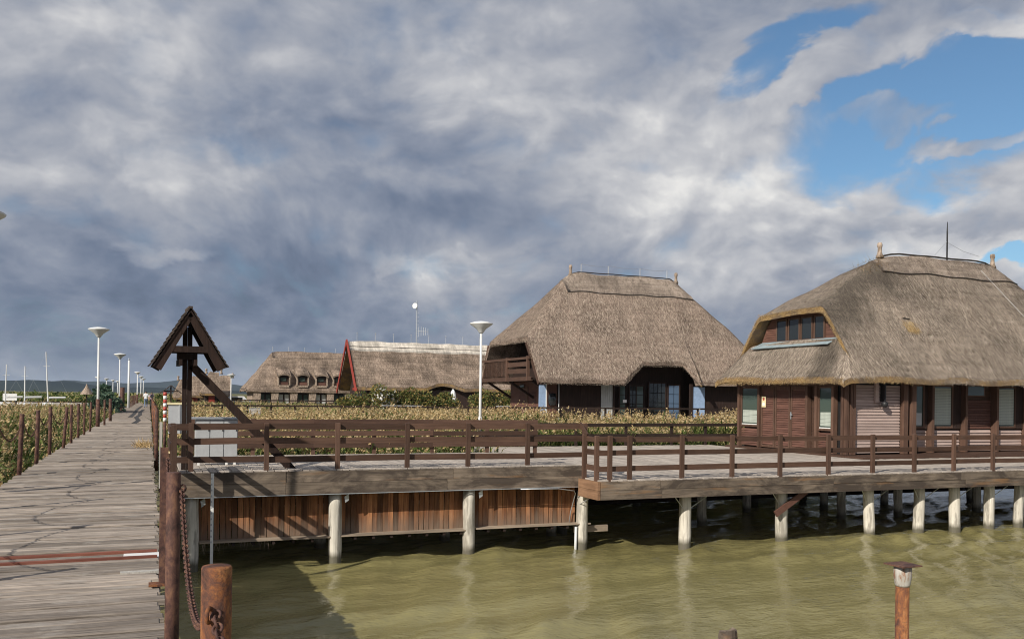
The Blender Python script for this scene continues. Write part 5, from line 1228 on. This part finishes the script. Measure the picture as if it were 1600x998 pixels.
P = scatter(6500, -9, -2.5, 9, 30, 1, edge_l); reeds('reeds', 'green and straw coloured reeds crowding the boardwalk edge behind the chain posts', P, left_h(P)+.05+top_noise(P, 1, .2), 9, .32, .019, .6, 2)
P = scatter(9000, -12, -2.5, 30, 62, 3, edge_l); reeds('reeds', 'yellow reed bed behind the chain posts further along', P, np.clip(left_h(P), 1.3, 2.6)+top_noise(P, 2, .2), 7, .42, .028, .65, 4)
P = scatter(9000, -26, -2.8, 62, 104, 5, edge_l); reeds('reeds', 'brownish reed bed before the quay at the left', P, 2.1+top_noise(P, 3, .2), 4, .5, .05, .7, 6)
P = scatter(9000, -45, -2.9, 172, 300, 7); reeds('reeds', 'far brown reed belt under the dark hills', P, 2.55+top_noise(P, 4, .35), 4, .3, .16, 1.2, 8)
in_mid = lambda x, y: not (x < 10.95 and y < 24.95) and not (9.7 < x and y < 32.5) and not (x > 15.4 and y > 44.2) and not (y > 52.6 and x < 20.5) and y > .0
P = scatter(11000, .5, 22, 24.9, 36, 9, in_mid); reeds('reeds', 'reeds with golden plumes right behind the upper platform fence', P, 2.10+np.clip((P[:, 1]-24.8)*.1, 0, .42)+top_noise(P, 5, .19), 8, .45, .022, .55, 10)
P = scatter(15000, .7, 34, 36, 44.2, 11, in_mid); reeds('reeds', 'golden plumed reeds in front of the terrace railing', P, 2.50+top_noise(P, 6, .26), 7, .5, .026, .6, 12)
P = scatter(9000, .7, 15.3, 43, 52.6, 13, in_mid); reeds('reeds', 'golden plumed reeds before the long walkway railing', P, 2.35+top_noise(P, 7, .24), 7, .5, .028, .6, 14)
P = scatter(900, 22.2, 27.5, 33, 37, 15); reeds('reeds', 'tall reed clump rising beside the corner of the shuttered house', P, 2.9+top_noise(P, 8, .22), 6, .75, .024, .6, 16)
P = scatter(11000, .9, 36, 55.6, 80, 17, lambda x, y: not (x > 15.3 and y < 57.3)); reeds('reeds', 'straw coloured reeds beyond the long walkway railing', P, 2.35+top_noise(P, 9, .16), 4, .6, .045, .7, 18)
P = scatter(9000, .9, 16, 80, 112, 19); reeds('reeds', 'far straw coloured reeds before the huts', P, 2.3+top_noise(P, 10, .18), 4, .5, .06, .8, 20)
P = scatter(5000, 8, 40, 108, 118, 21); reeds('reeds', 'far straw coloured reeds before the hotel', P, 2.35+top_noise(P, 11, .18), 4, .5, .07, .8, 22)
P = scatter(5000, -1, 12, 134, 260, 23); reeds('reeds', 'far brown reeds beyond the huts along the boardwalk', P, 2.6+top_noise(P, 12, .3), 4, .4, .12, 1.0, 24)

def bush(name, label, c, rad, n, mt, cat, flowers=0, leaf=.16, stems=6, seed=0):
    r = np.random.default_rng(seed); t = thing(name, label, cat, (c[0], c[1], c[2]-rad[2]))
    k = 26; cen = r.normal(0, 1, (k, 3)); cen /= np.linalg.norm(cen, axis=1)[:, None]; cen *= r.uniform(.25, .85, (k, 1)); cr = r.uniform(.22, .42, k)
    j = r.integers(0, k, n); u = r.normal(0, 1, (n, 3)); u /= np.linalg.norm(u, axis=1)[:, None]
    Pn = (cen[j]+u*(cr[j]*r.uniform(.5, 1.05, n)**.5)[:, None])*np.array(rad)+np.array(c)
    d = u+r.normal(0, .6, (n, 3)); d /= np.linalg.norm(d, axis=1)[:, None]; s = np.cross(d, r.normal(0, 1, (n, 3))); s /= np.linalg.norm(s, axis=1)[:, None]; L = leaf*r.uniform(.6, 1.4, (n, 1))
    A = np.stack([Pn, Pn+d*L*.5+s*L*.28, Pn+d*L, Pn+d*L*.5-s*L*.28], 1).reshape(-1, 3); o = np.array(world_loc(t))
    link('crown', np_mesh('crown', A-o, np.arange(len(A)).reshape(-1, 4), [mt]), t)
    for q in range(stems):
        a = r.uniform(0, 6.28); mb = MB(); mb.tube([(c[0]+.15*math.cos(a), c[1]+.15*math.sin(a), c[2]-rad[2]-.3), (c[0]+rad[0]*.5*math.cos(a), c[1]+rad[1]*.5*math.sin(a), c[2]+rad[2]*.3)], [.05, .02], 5); mb.build('stem', 'dark_timber', t)
    if flowers:
        jj = r.integers(0, n, flowers); B = Pn[jj]+u[jj]*.1; s2 = r.normal(0, 1, (flowers, 3)); s2 /= np.linalg.norm(s2, axis=1)[:, None]; s3 = np.cross(s2, u[jj]); g = .13
        A = np.stack([B-s2*g, B-s3*g, B+s2*g, B+s3*g], 1).reshape(-1, 3); q = link('blossoms', np_mesh('blossoms', A-o, np.arange(len(A)).reshape(-1, 4), ['petal']), t); q['kind'] = 'stuff'
bush('bush', 'low dark green bush at the foot of the red gable', (18.6, 86, .75), (1.9, 1.4, 1.15), 3600, 'bush_leaf', 'bush', leaf=.24, seed=1)
bush('bush', 'tall bush with white blossoms before the thatched hall', (21.2, 85, 1.1), (1.5, 1.4, 1.6), 3600, 'bush_leaf', 'bush', flowers=420, leaf=.24, seed=2)
bush('bush', 'broad yellowing bush in the middle of the hall front', (24.6, 86, 1.0), (2.6, 1.5, 1.45), 5200, 'bush_leaf', 'bush', leaf=.24, seed=3)
bush('bush', 'rounded bush next to the closed parasol', (28.0, 87, .85), (1.5, 1.3, 1.3), 3000, 'bush_leaf', 'bush', leaf=.24, seed=4)
bush('bush', 'dark bush between the parasol and the white lamp', (32.6, 87, .85), (2.0, 1.4, 1.3), 3400, 'bush_leaf', 'bush', leaf=.24, seed=5)
bush('bush', 'dark hedge bush below the balcony', (35.8, 88, .9), (2.0, 1.4, 1.4), 3400, 'bush_leaf', 'bush', leaf=.24, seed=6)
bush('bush', 'bluish green bush overhanging the boardwalk edge beside the maroon pile', (-3.1, 80, .9), (1.2, 4.5, 1.5), 5200, 'blue_leaf', 'bush', leaf=.3, seed=7)
# dead stalk tufts on the boardwalk and hanging roots below the ledge
n = 160; P = np.column_stack([RNG.normal(-.12, .13, n), RNG.normal(29.3, .5, n), np.full(n, .0)]); d = np.column_stack([RNG.normal(0, .6, n), RNG.normal(0, .6, n), RNG.uniform(.2, 1, n)]); d /= np.linalg.norm(d, axis=1)[:, None]
sd = np.cross(d, [0, 1., .2]); T = np.stack([P-sd*.012, P+sd*.012, P+d*RNG.uniform(.1, .35, (n, 1))], 1).reshape(-1, 3)
o = link('dead_weeds', np_mesh('dead_weeds', T, np.arange(len(T)).reshape(-1, 3), ['straw_gold'])); tag(o, 'tuft of dry weeds growing at the edge of the boardwalk planks', 'weeds', kind='stuff')
n = 60; P = np.column_stack([RNG.uniform(1.0, 2.6, n), RNG.uniform(19.85, 20.1, n), np.full(n, -1.55)]); d = np.column_stack([RNG.normal(0, .25, n), RNG.normal(0, .2, n), np.full(n, -1.)])
T = np.stack([P-[.004, 0, 0], P+[.004, 0, 0], P+d*RNG.uniform(.05, .28, (n, 1))], 1).reshape(-1, 3)
o = link('hanging_roots', np_mesh('hanging_roots', T, np.arange(len(T)).reshape(-1, 3), ['straw'])); tag(o, 'thin dry roots dangling below the plank wall ledge', 'roots', kind='stuff')

# ================================================================ AIR
def haze():
    m = bpy.data.materials.new('haze_air'); m.use_nodes = True; nt = m.node_tree; nt.nodes.clear()
    v = nt.nodes.new('ShaderNodeVolumePrincipled'); out = nt.nodes.new('ShaderNodeOutputMaterial'); nt.links.new(v.outputs[0], out.inputs['Volume'])
    v.inputs['Color'].default_value = (.62, .76, .95, 1); v.inputs['Density'].default_value = .00006; v.inputs['Anisotropy'].default_value = .1
    M['haze_air'] = m
    mb = MB(); mb.box(-13900, 13900, -13900, 13900, -3.4, 160); o = link('haze', mb.mesh('haze', 'haze_air')); o['kind'] = 'stuff'; o['label'] = 'thin blue haze in the air over the lake'; o['category'] = 'haze'
haze()
